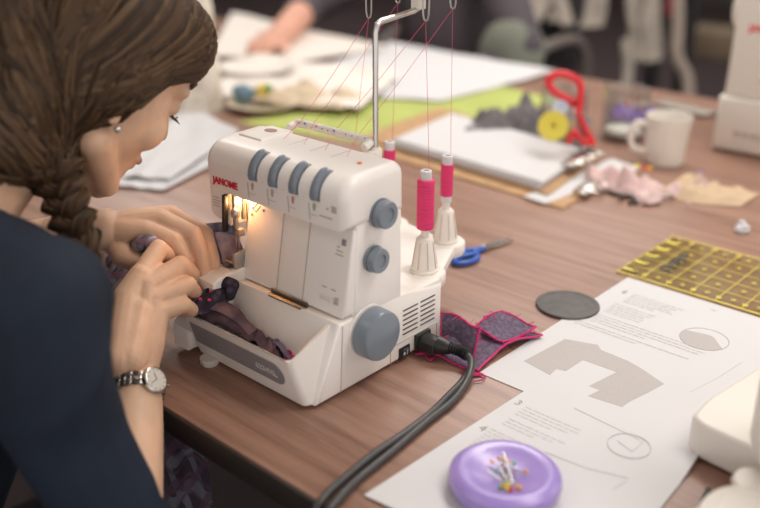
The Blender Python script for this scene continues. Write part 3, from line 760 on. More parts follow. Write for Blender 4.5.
text('printed_number', '7', .013, axes((.078, .338, .0013), (1, 0, 0), (0, 1, 0)), M_ink, T0, depth=.0001)
import math as _m
CAMH = .46
def G(px, py, z=0.):   # a point of the table plane, from measurements taken on the photograph
    a = (px-380)/913; b = (py-254)/913
    d = rt*a+V((-.669, .743, 0))*(.91888-b*.39453)+V((0, 0, -1))*(.39453+b*.91888)
    return V((.5167, -.488, .46))+d*((z-.46)/d.z)
def flat_poly(bm, px, z, h=.0002):
    p = [G(x, y, z) for x, y in px]; prism(bm, [(q.x, q.y) for q in p], z, z+h, 'z')
bm = B(); flat_poly(bm, [(524, 361), (565, 339), (598, 345), (601, 350), (628, 361), (642, 369), (664, 384), (651, 391), (629, 402), (622, 407), (588, 396), (600, 390), (589, 386), (617, 372), (583, 360), (566, 371), (556, 369), (550, 375)], .0011)
obj('pattern_shape', bm, M_shape, T0, smooth=False)
c = G(704, 340); bm = B()
cc = V((c.x, c.y, .0012)); R0 = .0245
tube(bm, [cc+V((R0*math.cos(a*PI/24), R0*math.sin(a*PI/24), 0)) for a in range(48)], .0003, 5, close=True); obj('printed_circle', bm, M_ink, T0)
bm = B(); pts = [(c.x+R0*math.cos(math.radians(a)), c.y+R0*math.sin(math.radians(a))) for a in range(165, 345, 8)]
prism(bm, pts+[(c.x+.006, c.y+.010), (c.x+.001, c.y+.012)], .0011, .0013, 'z'); obj('pattern_detail', bm, M_shape, T0, smooth=False)
bm = B(); a1, a2 = G(690, 392, .0012), G(742, 362, .0012); tube(bm, [a1, (a1+a2)/2+V((.002, 0, 0)), a2], .00018, 5); obj('printed_line', bm, M_inkl, T0)

T1 = thing('instruction_sheet', 'smaller white instruction page with numbers 3 and 4 under the purple pin dish', 'paper', (.2, .05, 0))
bm = B(); p = [G(364, 497), G(527, 391), G(699, 461), G(644, 512), G(600, 558), G(470, 560)]
def quad(u, v):
    a = V(G(364, 497))*(1-u)+V(G(590, 600))*u; b = V(G(527, 391))*(1-u)+V(G(699, 461))*u
    q = a*(1-v)+b*v; cr = max(0, u-.86)*max(0, v-.8); return (q.x, q.y, .0018+.25*cr)
bm = B(); sheet(bm, 30, 30, quad, .0006); obj('sheet', bm, M_paper, T1)
bm = B(); text_lines(bm, .139, .130, 4, .060, seed=12, z=.0023); text_lines(bm, .139, .104, 3, .062, seed=13, z=.0023); text_lines(bm, .136, .080, 7, .062, seed=14, z=.0023)
obj('printed_text', bm, M_inkl, T1, smooth=False)
text('printed_number', '3', .013, axes((.1275, .1275, .0022), (1, 0, 0), (0, 1, 0)), M_ink, T1, depth=.0001)
text('printed_number', '4', .013, axes((.1275, .072, .0022), (1, 0, 0), (0, 1, 0)), M_ink, T1, depth=.0001)
bm = B(); c = G(629, 446, .0023); c.z = .0026
tube(bm, [c+V((.018*math.cos(a*PI/24), .018*math.sin(a*PI/24), 0)) for a in range(48)], .0003, 5, close=True)
for a_, b_ in (((545, 452), (585, 468)), ((585, 468), (627, 478)), ((574, 408), (640, 440)), ((612, 490), (628, 480)), ((618, 441), (632, 452)), ((632, 452), (645, 440))):
    p0, p1 = G(*a_, .0023), G(*b_, .0023); p0.z = p1.z = .0024; tube(bm, [p0, p1], .0002, 5)
obj('printed_line', bm, M_inkl, T1)

# ruler
M_acr = glassy('clear_acrylic', (.96, .95, .80), 1.45, .02, .10)
M_yel = mat('ruler_yellow', (.85, .70, .09), .5)
t = thing('quilting_ruler', 'clear acrylic quilting ruler with yellow grid beside the instruction page', 'ruler', (.15, .53, 0))
rx0, rx1, ry0, ry1 = .052, .33, .457, .610
bm = B(); rbox(bm, ((rx0+rx1)/2, (ry0+ry1)/2, .0016), (rx1-rx0, ry1-ry0, .0024), .0004); obj('acrylic_sheet', bm, M_acr, t, smooth=False)
bm = B(); z = .0030; s_ = .0305
for k in range(10): x = rx0+.002+k*s_; rbox(bm, (min(x, rx1-.002), (ry0+ry1)/2, z), (.0008, ry1-ry0, .0002), 0)
for k in range(6): y = ry0+.001+k*.0302; rbox(bm, ((rx0+rx1)/2, y, z), (rx1-rx0, .0022 if k in (0, 5) else .0010, .0002), 0)
for i in range(9):
    for j in range(5):
        x = rx0+.002+(i+.5)*s_; y = ry0+.001+(j+.5)*.0302
        if x < rx1: rbox(bm, (x, y, z), (.006, .0022, .0002), 0); rbox(bm, (x, y, z), (.0022, .006, .0002), 0)
for j in range(5): rbox(bm, (rx0+.011, ry0+.015+j*.0285, z), (.016, .0055, .0002), 0)
for i in range(1, 9): rbox(bm, (rx0+.002+i*s_, ry0+.012, z), (.006, .005, .0002), 0); rbox(bm, (rx0+.002+i*s_, ry1-.010, z), (.006, .005, .0002), 0)
obj('grid_lines', bm, M_yel, t, smooth=False)
text('brand_lettering', 'Omnigrid', .017, axes((.101, .4955, .0032), (-.05, 1, 0), (-1, -.05, 0)), M_black, t, depth=.0001, bold=.0006)

# coaster
bm = B(); lathe(bm, [(.0345, 0), (.0355, .0008), (.0355, .003), (.0345, .0038), (.030, .0038), (.0298, .0035), (0, .0035)], (.057, .338, .0), seg=48)
tag(obj('coaster', bm, mat('dark_disc', (.085, .078, .075), .45, noise_amt=.2, nscale=90)), 'dark grey round disc lying flat between felt swatch and instruction page', 'coaster')

# blue scissors
t = thing('scissors', 'blue-handled scissors lying behind the spool shelf', 'scissors', (-.1, .39, 0))
def scissors(t, piv, ang, s, mh, r=.0036, z=.006):
    d = V((math.cos(ang), math.sin(ang), 0)); n = V((-d.y, d.x, 0)); pv = V(piv)
    for sg in (1, -1):
        bm = B(); a = pv+V((0, 0, z+sg*.001)); tip = a+d*.062*s+n*sg*.004*s; hd = a-d*.012*s-n*sg*.006*s
        vs = [a+n*.005*s, a-n*.005*s, tip-n*.0006, tip+n*.0006]; vs2 = [q+V((0, 0, .0012)) for q in vs]
        A = [bm.verts.new(q) for q in vs]; B_ = [bm.verts.new(q) for q in vs2]
        bm.faces.new(A); bm.faces.new(B_[::-1])
        for k in range(4): bm.faces.new((A[k], A[(k+1) % 4], B_[(k+1) % 4], B_[k]))
        obj('blade', bm, M_steel, t, smooth=False)
        bm = B(); c = pv-d*.048*s-n*sg*.014*s+V((0, 0, z))
        loop = [c+d*(.022*s*math.cos(q))+n*(.011*s*math.sin(q)) for q in [k*PI/10 for k in range(20)]]
        tube(bm, loop, r, 10, close=True)
        tube(bm, smooth_path([c+d*.020*s+n*sg*.004*s, pv-d*.012*s+V((0, 0, z)), pv+d*.008*s+V((0, 0, z))], 4), [r, r, r*1.1, r*1.2, r*1.2, r*1.1, r, r*.9, r*.7], 10)
        obj('handle', bm, mh, t)
    bm = B(); lathe(bm, [(.003*s, 0), (.003*s, .0014), (0, .0022)], pv+V((0, 0, z+.003)), seg=14); obj('screw', bm, M_metal, t)
scissors(t, (-.107, .402, 0), math.radians(80), .85, mat('blue_plastic', (.03, .12, .50), .3), z=.0045)

# purple pin dish with pins
t = thing('pin_dish', 'glossy lavender oval magnetic pin dish on the instruction page', 'pin dish', (.195, .02, .0022))
bm = B(); cx_, cy_ = .193, .019
pf = [(.036, .0), (.0415, .003), (.0435, .009), (.0425, .015), (.038, .0190), (.034, .0195), (.028, .0175), (.018, .0145), (.008, .0135), (0, .0133)]
pf = [(r*1.03, z+.0023) for r, z in pf]
lathe(bm, pf, (cx_, cy_, 0), seg=64); obj('dish', bm, M_purple, t)
pc = {'orange': (.85, .42, .03), 'yellow': (.85, .70, .05), 'green': (.10, .42, .18), 'red': (.75, .03, .04), 'teal': (.15, .50, .50), 'white': (.85, .85, .80)}
PM = {k: mat('pin_'+k, v, .3) for k, v in pc.items()}
pins = [(492, 461, 'orange'), (500, 458, 'orange'), (505, 459, 'yellow'), (508, 462, 'orange'), (496, 470, 'teal'), (526, 471, 'orange'), (514, 463, 'green'), (503, 485, 'orange'), (508, 484, 'yellow'), (511, 489, 'red'), (517, 486, 'orange'), (500, 487, 'green'), (505, 482, 'teal'), (520, 487, 'orange'), (512, 482, 'white'), (507, 488, 'yellow')]
for k, (px, py, c_) in enumerate(pins):
    h = G(px, py, .021); h = V((cx_+(h.x-cx_), cy_+(h.y-cy_), .0205)); ctr = V((cx_+.006*random.uniform(-1, 1), cy_+.006*random.uniform(-1, 1)+.002, .0185))
    t = thing('sewing_pin', 'steel pin with a tiny %s ball head in the lavender dish' % c_, 'pin', (h.x, h.y, .018), 0, 'pins in the lavender dish, %s heads' % c_)
    d = (ctr-h); d.z = 0; d = d.normalized() if d.length > 1e-5 else V((1, 0, 0))
    e = h+d*.024; 
    rr = math.hypot(e.x-cx_, e.y-cy_); e.z = .0172+.12*rr
    bm = B(); tube(bm, [h, e], .00030, 6); obj('pin_shaft', bm, M_steel, t)
    bm = B(); ball(bm, h, .0018, 10); obj('pin_head', bm, PM[c_], t)
for k, (a_, b_) in enumerate((((503, 452), (513, 482)), ((487, 470), (502, 480)), ((497, 464), (508, 480)))):
    bm = B(); p0, p1 = G(*a_, .022), G(*b_, .020); p0.z = .0225; p1.z = .0195
    tube(bm, [p0, p1], .0006, 8, flat=.7); tag(obj('machine_needle', bm, M_metal), 'thick steel machine needle lying among the pins in the lavender dish', 'needle', 'machine needles in the lavender dish')

# ------------------------------------------------------------------ right foreground machine
t = thing('sewing_machine', 'cream sewing machine cut off by the right edge of the photo, nearest the camera', 'sewing machine', (.38, .2, 0))
bm = B(); prism(bm, [(.282, .162), (.292, .157), (.40, .145), (.46, .16), (.46, .33), (.296, .33), (.277, .20), (.278, .167)], .004, .038, 'z', .004); obj('base', bm, M_cream, t)
bm = B(); lathe(bm, [(.040, .036), (.045, .05), (.045, .20), (.04, .24), (.03, .25)], (.372, .167, 0), seg=36); rbox(bm, (.41, .192, .145), (.06, .07, .22), .012); obj('column', bm, M_cream, t)
bm = B(); lathe(bm, [(.040, .0), (.046, .006), (.047, .022), (.043, .031), (.030, .035), (.026, .033), (0, .033)], (.372, .078, 0.0), seg=40); obj('foot_dome', bm, M_cream, t)
bm = B(); lathe(bm, [(.018, .0), (.016, .004), (.006, .005), (0, .005)], (.350, .122, .028), seg=24); rbox(bm, (.37, .125, .018), (.05, .06, .030), .01); obj('curl_bracket', bm, M_cream, t)
bm = B(); tube(bm, [(.315, .125, .003), (.322, .09, .003), (.32, .05, .003)], .003, 8); obj('metal_strip', bm, M_darkmetal, t)

# ------------------------------------------------------------------ back right machine
t = thing('sewing_machine', 'cream sewing machine with red lettering at the upper right, beyond the mug', 'sewing machine', (.05, 1.08, 0), 0)
bm = B()
# front face runs along x starting at (-.078, 1.035)
prism(bm, [(-.082, .004), (.30, .004), (.30, .095), (-.080, .095)], 1.035, 1.17, 'y', .006)
obj('base', bm, M_cream, t)
bm = B(); prism(bm, [(-.077, .095), (.26, .095), (.26, .30), (-.062, .30), (-.075, .288)], 1.045, 1.15, 'y', .008); col_ = obj('column', bm, M_cream, t)
bm = B(); lathe(bm, [(.031, 0), (.033, .004), (.033, .012), (.027, .016), (0, .017)], (-.072, 1.085, .235), (0, -PI/2, 0), 36); obj('hand_wheel', bm, M_cream, t)
text('brand_lettering', 'JANOME', .0150, axes((-.050, 1.0447, .2055), (1, 0, 0), (0, 0, 1)), M_red, t, depth=.0003, bold=.0006)
bm = B()
for k in range(6): rbox(bm, (-.040+k*.014, 1.0346, .036), (.011, .001, .009), 0)
obj('printed_mark', bm, M_seam, t)

# mug
t = thing('coffee_mug', 'white coffee mug standing behind the pink scraps', 'mug', (-.096, .918, 0))
bm = B(); cx_, cy_ = -.108, .912
lathe(bm, [(.029, 0), (.031, .002), (.0330, .04), (.0370, .077), (.0373, .080), (.0363, .081), (.0350, .079), (.031, .04), (.028, .008), (0, .007)], (cx_, cy_, 0), seg=48); obj('cup', bm, M_cream, t)
bm = B(); d = V((-.743, -.669, 0)); c0 = V((cx_, cy_, 0))
tube(bm, smooth_path([c0+d*.036+V((0, 0, .066)), c0+d*.052+V((0, 0, .066)), c0+d*.060+V((0, 0, .048)), c0+d*.053+V((0, 0, .026)), c0+d*.032+V((0, 0, .018))], 6), .0052, 12); obj('handle', bm, M_cream, t)

# glass jars
def jar(c, r, h, label):
    t = thing('glass_jar', label, 'jar', (*c, 0)); bm = B()
    lathe(bm, [(r*.92, 0), (r, .004), (r, h-.004), (r*1.02, h), (r*.97, h), (r*.95, h-.004), (r*.95, .008), (0, .007)], (*c, 0), seg=40); obj('glass', bm, M_glass, t); return t
jc = (-.290, .885)
jar(jc, .040, .10, 'clear glass jar holding red-handled scissors and sewing tools')
t = thing('scissors', 'red-handled scissors standing upside down in the glass jar', 'scissors', (*jc, .01))
M_redh = mat('red_plastic', (.72, .02, .03), .3)
def Q(px, py, d):
    a = (px-380)/913; b = (py-254)/913
    return V((.5167, -.488, .46))+(rt*a+V((-.669, .743, 0))*(.91888-b*.39453)+V((0, 0, -1))*(.39453+b*.91888))*d
D_ = 1.48
bm = B(); tube(bm, smooth_path([Q(572, 101, D_), Q(556, 93, D_), Q(548, 82, D_), (Q(557, 74, D_)), Q(570, 76, D_), Q(580, 84, D_), Q(580, 100, D_), Q(578, 115, D_)], 5), .0062, 10); obj('handle', bm, M_redh, t)
bm = B(); tube(bm, smooth_path([Q(572, 100, D_+.01), Q(577, 112, D_+.01), Q(582, 122, D_+.01), Q(588, 134, D_+.01), Q(593, 143, D_+.01), Q(583, 141, D_), Q(574, 132, D_), Q(568, 143, D_)], 5), .0048, 10); obj('handle', bm, M_redh, t)
bm = B(); tube(bm, [Q(575, 108, D_), Q(566, 146, D_)], [.004, .001], 6, flat=.3); tube(bm, [Q(577, 108, D_), Q(574, 147, D_)], [.004, .001], 6, flat=.3); obj('blade', bm, M_steel, t)
for (px, py, rx, rz_, m, lab, nm, cat) in ((553, 126, .024, .017, mat('yellow_tape', (.75, .62, .08), .6), 'yellow tape roll inside the tool jar', 'tape_roll', 'tape'), (560, 108, .012, .012, mat('pale_blue', (.55, .60, .75), .5), 'pale blue bobbin case inside the tool jar', 'bobbin_case', 'bobbin')):
    bm = B(); lathe(bm, [(.15*rx, -.007), (rx, -.008), (rx, .008), (.15*rx, .007), (.15*rx, -.007)], Q(px, py, 1.47), rot=(1.2, .3, .5), seg=24); tag(obj(nm, bm, m), lab, cat)
bm = B(); tube(bm, [Q(580, 112, 1.5), Q(572, 140, 1.5)], .006, 10); tag(obj('seam_ripper', bm, mat('pinkish', (.65, .38, .35), .5)), 'pinkish seam ripper standing in the tool jar', 'seam ripper')
bm = B(); tube(bm, [Q(588, 118, 1.5), Q(578, 148, 1.5)], .007, 10); tag(obj('marking_pen', bm, M_greydk), 'dark grey pen leaning in the tool jar', 'pen')
jc2 = (-.228, .995)
jar(jc2, .040, .095, 'clear glass jar with a little white at its bottom, left of the mug')
bm = B(); lathe(bm, [(.030, .009), (.034, .012), (.033, .020), (.02, .023), (0, .022)], (*jc2, 0), seg=30); tag(obj('cotton_pad', bm, M_cream), 'white pad lying in the bottom of the near-empty glass jar', 'pad')

# purple flower pin cushion behind mug
t = thing('pin_dish', 'small dark purple pin dish with flower-head pins behind the mug', 'pin dish', (-.262, 1.10, 0))
bm = B(); lathe(bm, [(.038, 0), (.045, .008), (.044, .022), (.036, .030), (.02, .024), (0, .022)], (-.262, 1.10, 0), seg=36); obj('dish', bm, mat('deep_purple', (.22, .09, .52), .3), t)
for k in range(9):
    a = k*2.4; p = V((-.262+.018*math.cos(a)*(k/9+.3), 1.10+.018*math.sin(a), .034+.003*(k % 3)))
    bm = B(); ball(bm, p, .0055, 8); tube(bm, [p, p+V((.006, .0, -.008))], .0006, 5); c_ = ('orange', 'red', 'white')[k % 3]
    tag(obj('sewing_pin', bm, PM[c_]), '%s headed pin in the dark purple dish' % c_, 'pin', 'flower pins in the dark purple dish, '+c_)
t = thing('rotary_cutter', 'black-handled flat tool lying behind the mug', 'cutter', (-.16, 1.24, 0))
bm = B(); tube(bm, [(-.16, 1.24, .008), (-.06, 1.215, .008)], [.006, .008], 10); obj('handle', bm, M_black, t)
bm = B(); rbox(bm, (-.235, 1.26, .006), (.13, .05, .004), .001, rot=(0, 0, -.2)); obj('blade_guard', bm, mat('tool_grey', (.30, .26, .22), .5), t)

# grey felt heap
crumple('cloth_heap', 'crumpled grey cloth in front of the tool jar', 'cloth', (-.40, .885, .001), (.15, .16), .055, mat('grey_felt', (.17, .155, .16), .95, bump=.2, noise_amt=.2, nscale=60), rot=.4, seed=4, freq=22, thick=.002)

# clipboards
M_board = mat('clipboard_brown', (.50, .30, .15), .6, noise_amt=.15, nscale=40)
def clipboard(pts, z, label, clip, ang, npap, pap):
    t = thing('clipboard', label, 'clipboard', (sum(p[0] for p in pts)/4, sum(p[1] for p in pts)/4, z))
    bm = B(); prism(bm, pts, z, z+.0032, 'z', .0008, 1); obj('board', bm, M_board, t, smooth=False)
    cx_, cy_ = clip; bm = B(); ca, sa = math.cos(ang), math.sin(ang)
    def L(x, y, zz): return (cx_+x*ca-y*sa, cy_+x*sa+y*ca, z+zz)
    rbox(bm, L(0, 0, npap+.006), (.10, .020, .004), .001, rot=(0.15, 0, ang)); tube(bm, [L(-.05, .008, npap+.007), L(.05, .008, npap+.007)], .005, 10)
    tube(bm, [L(-.035, -.006, npap+.007), L(-.035, -.022, npap+.006), L(-.012, -.024, npap+.006), L(-.012, -.006, npap+.007)], .0016, 8)
    tube(bm, [L(.012, -.006, npap+.007), L(.012, -.022, npap+.006), L(.035, -.024, npap+.006), L(.035, -.006, npap+.007)], .0016, 8)
    obj('clip', bm, M_steel, t); return t
P1 = [G(362, 150), G(563, 210), G(622, 173), G(420, 116)]
P1 = [(p.x, p.y) for p in P1]
clipboard(P1, .0, 'lower brown clipboard with a silver clip, under the paper stack', tuple((G(592, 190)).xy), math.radians(100), .003, None)
bm = B(); q = [G(524, 196, .005), G(545, 203, .005), G(640, 168, .005), G(612, 158, .005)]; prism(bm, [(p.x, p.y) for p in q], .0034, .0044, 'z')
tag(obj('paper_sheet', bm, M_paper, smooth=False), 'white sheet held by the lower clipboard clip beside the pink scraps', 'paper')
P2 = [G(360, 138, .005), G(548, 196, .005), G(600, 158, .005), G(440, 108, .005)]; P2 = [(p.x, p.y) for p in P2]
clipboard(P2, .0046, 'upper brown clipboard carrying a thick stack of white paper', tuple(G(580, 172).xy), math.radians(97), .014, None)
t = thing('paper_stack', 'thick stack of white paper on the upper clipboard', 'paper', (-.3, .7, .008))
for k in range(6):
    bm = B(); dx = random.uniform(-2, 2)
    q = [G(392+dx, 146, .008), G(540+dx, 190, .008), G(586+dx, 158, .008), G(450+dx, 120, .008)]
    prism(bm, [(p.x, p.y) for p in q], .0080+k*.0022, .0080+k*.0022+.0020, 'z', .0003, 1); obj('sheet_bundle', bm, M_paper, t, smooth=False)

# pink scraps, brown packet etc.
M_pinkf = ramp_mat('pink_print', 'noise', [(.3, (.72, .60, .56)), (.5, (.72, .50, .48)), (.75, (.75, .66, .62))], 50, .9)
crumple('fabric_scrap', 'crumpled pale pink printed fabric scrap beside the lower clipboard', 'fabric', (-.112, .745, .001), (.075, .070), .030, M_pinkf, rot=.6, seed=11, freq=36)
crumple('fabric_scrap', 'larger crumpled pink and white fabric scrap in front of the mug', 'fabric', (-.055, .745, .001), (.075, .075), .036, M_pinkf, rot=-.2, seed=15, freq=34)
for k, (dx, c_) in enumerate(((0, 'yellow'), (.012, 'red'), (.02, 'orange'))):
    bm = B(); ball(bm, (-.088+dx, .775, .031), (.005, .004, .003), 8); tag(obj('plastic_bead', bm, PM[c_]), 'tiny %s bead on the pink scraps' % c_, 'bead', None)
t = thing('paper_packet', 'crumpled brown paper packet with a purple stamp right of the pink scraps', 'packet', (.0, .83, 0))
bm = B()
def fp(u, v):
    x = -.045+.118*u; y = .755+.115*v+.035*u-.02*math.sin(u*3)-.04*u*v; w_ = min(1, 5*min(v, 1-v))*min(1, 5*min(u, 1-u)+.1)
    return (x, y, .001+.024*w_*(.7+.5*nz(u*5, v*4, 3)+.3*nz(u*11, v*9, 1))*(1-.5*u))
sheet(bm, 36, 24, fp, .0012); obj('packet_body', bm, mat('kraft', (.60, .44, .29), .8, bump=.2), t)
bm = B(); 
tube(bm, smooth_path([V(fp(.25, .65))+V((0, 0, .002)), V(fp(.32, .75))+V((0, 0, .002)), V(fp(.38, .65))+V((0, 0, .002)), V(fp(.32, .5))+V((0, 0, .002))], 5), .0012, 6); tube(bm, [V(fp(.44, .6))+V((0, 0, .002)), V(fp(.48, .5))+V((0, 0, .002))], .0015, 6); obj('purple_stamp', bm, mat('stamp_purple', (.38, .26, .45), .8), t)
for k, (a_, b_, col_) in enumerate((((672, 190), (736, 198), (.75, .68, .62)), ((690, 196), (735, 201), (.35, .45, .48)))):
    bm = B(); p0, p1 = G(*a_, .004), G(*b_, .004); tube(bm, [p0, p1], .0042, 8); tag(obj('marker_stick', bm, mat('stick', col_, .5)), ('pale stick lying along the front of the brown packet', 'thin blue-grey stick in front of the pale stick')[k], 'stick')
t = thing('key_bunch', 'small dark clips heaped in front of the pink scraps', 'clips', tuple(G(612, 197)))
for k in range(7):
    p = G(600+k*6+random.uniform(-2, 2), 189+k*2.4+random.uniform(-2, 2), .003); bm = B(); rbox(bm, p, (.016, .005, .006), .001, rot=(random.uniform(-.5, .5), 0, random.uniform(0, 3))); obj('clip', bm, M_darkmetal, t)
bm = B(); lathe(bm, [(.010, 0), (.013, .004), (.010, .009), (.004, .011), (0, .010)], (.113, .692, 0), seg=9, sx=.8); ball(bm, (.110, .695, .011), (.006, .005, .005), 6); ball(bm, (.117, .689, .009), (.005, .006, .004), 6)
tag(obj('crumpled_tissue', bm, M_paper, smooth=False), 'tiny ball of crumpled white paper alone on the table at right', 'paper')
for k, (px, py) in enumerate(((660, 196), (666, 200), (688, 204), (640, 205))):
    bm = B(); ball(bm, G(px, py, .002), (.004, .003, .002), 6); tag(obj('paper_crumb', bm, M_pinkf), 'tiny pinkish crumb on the table near the scraps', 'crumb', 'crumbs in front of the scraps')

# lime cutting mat
q = [(-.83, .60), (-.555, .655), (-.46, 1.16), (-.67, 1.20)]
bm = B(); prism(bm, q, .0, .002, 'z'); t = tag(obj('cutting_mat', bm, mat('lime_mat', (.44, .50, .13), .7, noise_amt=.1, nscale=12), smooth=False), 'lime green cutting mat lying under the big white sheets behind the machine', 'cutting mat')
# pattern sheets
def psheet(pts, z, lab, cor=.02, m=M_paper, amp=.004, seed=0, nm='pattern_sheet'):
    P = [V((*G(*p).xy, 0)) for p in pts]
    def fn(u, v):
        q_ = (P[0]*(1-u)+P[1]*u)*(1-v)+(P[3]*(1-u)+P[2]*u)*v
        return (q_.x, q_.y, z+amp*(.5+nz(u*4, v*4, seed))+cor*max(0, u+v-1.6)**2)
    bm = B(); sheet(bm, 24, 24, fn, .0008); return tag(obj(nm, bm, m), lab, 'paper')
M_tissue = mat('tissue_paper', (.80, .74, .68), .8)
psheet([(255, 92), (440, 104), (556, 74), (392, 44)], .004, 'large white pattern sheet spread behind the thread stand', seed=3)
psheet([(210, 60), (300, 66), (388, 52), (232, 16)], .010, 'white pattern sheet by the far hand at the back of the table', seed=8, m=M_tissue)
psheet([(210, 100), (360, 118), (400, 82), (250, 62)], .012, 'rumpled cream tissue sheet between the plates and the big white sheet', seed=12, m=M_tissue, amp=.016)
psheet([(108, 187), (163, 193), (248, 150), (192, 104)], .003, 'white pattern paper left of the machine, beyond her chin', seed=5, amp=.004)
psheet([(120, 182), (170, 186), (240, 138), (186, 108)], .010, 'upper sheet of the white papers beyond her chin', seed=9, amp=.003)
crumple('tissue_scrap', 'tan crumpled tissue paper strip lying beside the cutting mat', 'paper', (-.82, .78, .014), (.20, .12), .035, mat('tan_tissue', (.62, .50, .36), .85), rot=.4, seed=21, freq=16)
# plates
def plate(c, r, lab, m, z=.0):
    bm = B(); lathe(bm, [(r*.55, z), (r*.6, z+.002), (r, z+.016), (r*1.01, z+.018), (r*.98, z+.019), (r*.62, z+.007), (0, z+.006)], (*c, 0), seg=44)
    return tag(obj('plate', bm, m), lab, 'plate')
plate((-.870, .704), .075, 'cream plate with blue and yellow bits, left of the cutting mat', mat('plate_cream', (.66, .56, .42), .4))
plate((-1.10, .885), .09, 'white plate behind the cream plate, near the far hand', M_cream, .012)
for c_, r, m, lab, nm in (((-.912, .684, .030), (.024, .022, .018), mat('blue_ball', (.12, .20, .26), .7), 'blue wool ball on the cream plate', 'wool_ball'), ((-.884, .718, .030), (.022, .020, .018), mat('yellow_ball', (.75, .55, .10), .7), 'yellow sponge piece on the cream plate', 'sponge_piece'), ((-.866, .712, .043), (.009, .009, .007), mat('green_ball', (.08, .30, .10), .7), 'small green bead on the yellow sponge piece', 'bead'), ((-.845, .722, .018), (.008, .008, .010), PM['yellow'], 'small yellow crumb at the right of the cream plate', 'crumb')):
    bm = B(); ball(bm, c_, r, 14)
    for v in bm.verts: v.co += V((nz(*v.co, 60)*.004, nz(v.co.y, v.co.z, v.co.x, 60)*.004, 0))
    tag(obj(nm, bm, m), lab, 'bead' if 'bead' in nm else nm.split('_')[0])
# speckled bag
t = thing('cloth_bag', 'tall cream speckled cloth bag standing beyond her forehead', 'bag', (-.966, .606, 0))
bm = B()
pf = []
for k in range(13):
    u = k/12; pf.append((.078-.020*u+.004*math.sin(u*9), .30*u))
lathe(bm, pf, (-.970, .602, 0), seg=40, sx=.8, sy=.72)
for v in bm.verts: v.co += V((nz(v.co.x, v.co.y, v.co.z, 14)*.012, nz(v.co.y, v.co.z, v.co.x, 14)*.012, 0))
M_speck = ramp_mat('speckled_cloth', 'noise', [(.35, (.52, .45, .36)), (.55, (.74, .68, .60)), (.8, (.78, .73, .66))], 90, .9)
obj('bag_body', bm, M_speck, t)
bm = B()
for s_ in (-1, 1): tube(bm, smooth_path([(-.996, .606+s_*.035, .29), (-.991, .606+s_*.04, .38), (-.966, .606+s_*.04, .41), (-.941, .606+s_*.04, .38), (-.936, .606+s_*.035, .29)], 4), .007, 8, flat=.4)
obj('strap', bm, M_speck, t)
# ------------------------------------------------------------------ people
HC = V((-.209, -.058, .295)); HS = V((.986, -.093, -.138)).normalized(); HF = V((-.005, .812, -.583)).normalized(); HU = HS.cross(HF).normalized(); K = .9
Mh = Matrix((HS, HF, HU)).transposed().to_4x4() @ Matrix.Scale(K, 4); Mh.translation = HC
def hl(x, y, z): return Mh @ V((x, y, z))

def head_prims(bm, M, s=1.):   # bm must be empty
    ball(bm, (0, -.014, .026), (.072, .092, .085), 24)
    ball(bm, (0, .030, -.020), (.061, .060, .080), 22)
    ball(bm, (0, .040, -.072), (.044, .046, .044), 18)
    ball(bm, (0, .072, -.106), (.017, .014, .014), 14)
    ball(bm, (0, .062, .040), (.050, .030, .035), 18)
    for sx_ in (-1, 1):
        ball(bm, (sx_*.034, .060, -.028), (.024, .024, .026), 14)
        capsule(bm, (sx_*.018, .087, .024), (sx_*.044, .074, .022), .008, .007)
        ball(bm, (sx_*.030, .076, .004), (.0135, .012, .011), 12)
        capsule(bm, (sx_*.055, .005, -.060), (sx_*.025, .062, -.098), .018, .014)
        ball(bm, (sx_*.074, -.006, -.006), (.007, .015, .024), 12)
        ball(bm, (sx_*.073, -.001, -.032), (.0055, .008, .009), 10)
        ball(bm, (sx_*.010, .094, -.034), (.007, .008, .006), 10)
    capsule(bm, (0, .086, .012), (0, .106, -.028), .007, .0095)
    capsule(bm, (-.018, .084, -.060), (.018, .084, -.060), .0055, .0055)
    capsule(bm, (-.014, .083, -.070), (.014, .083, -.070), .0065, .0065)
    bmesh.ops.transform(bm, matrix=M, verts=bm.verts[:])

W = thing('person', 'woman in a navy blouse with braided brown hair, bent over the overlock machine', 'person', (-.2, -.40, FZ))
# head, neck, torso, arms in one continuous surface
SHR = V((-.062, -.212, .160)); SHL = V((-.365, -.215, .165))
ELR = Q(123, 552, .742); WR = Q(138, 388, .83); ELL = V((-.385, -.17, .085)); WL = V((-.247, -.046, .127))
bm = B()
head_prims(bm, Mh)
chain(bm, [hl(0, -.005, -.05), hl(0, -.045, -.115), V((-.205, -.215, .205))], [.047, .047, .055])
chain(bm, [V((-.205, -.235, .17)), V((-.205, -.30, .05)), V((-.205, -.38, -.08)), V((-.205, -.43, -.18))], [.075, .105, .10, .115])
for s_ in (SHR, SHL): chain(bm, [V((-.205, -.24, .165)), s_], [.050, .036])
chain(bm, [SHR, Q(42, 310, .670), Q(50, 372, .677), Q(74, 442, .697), Q(102, 502, .722), ELR, ELR+(WR-ELR)*.25, ELR+(WR-ELR)*.7, WR], [.038, .036, .034, .029, .028, .028, .030, .026, .0222])
chain(bm, [SHL, ELL, WL], [.036, .029, .021])
body1 = remesh(bm, .003, 5)
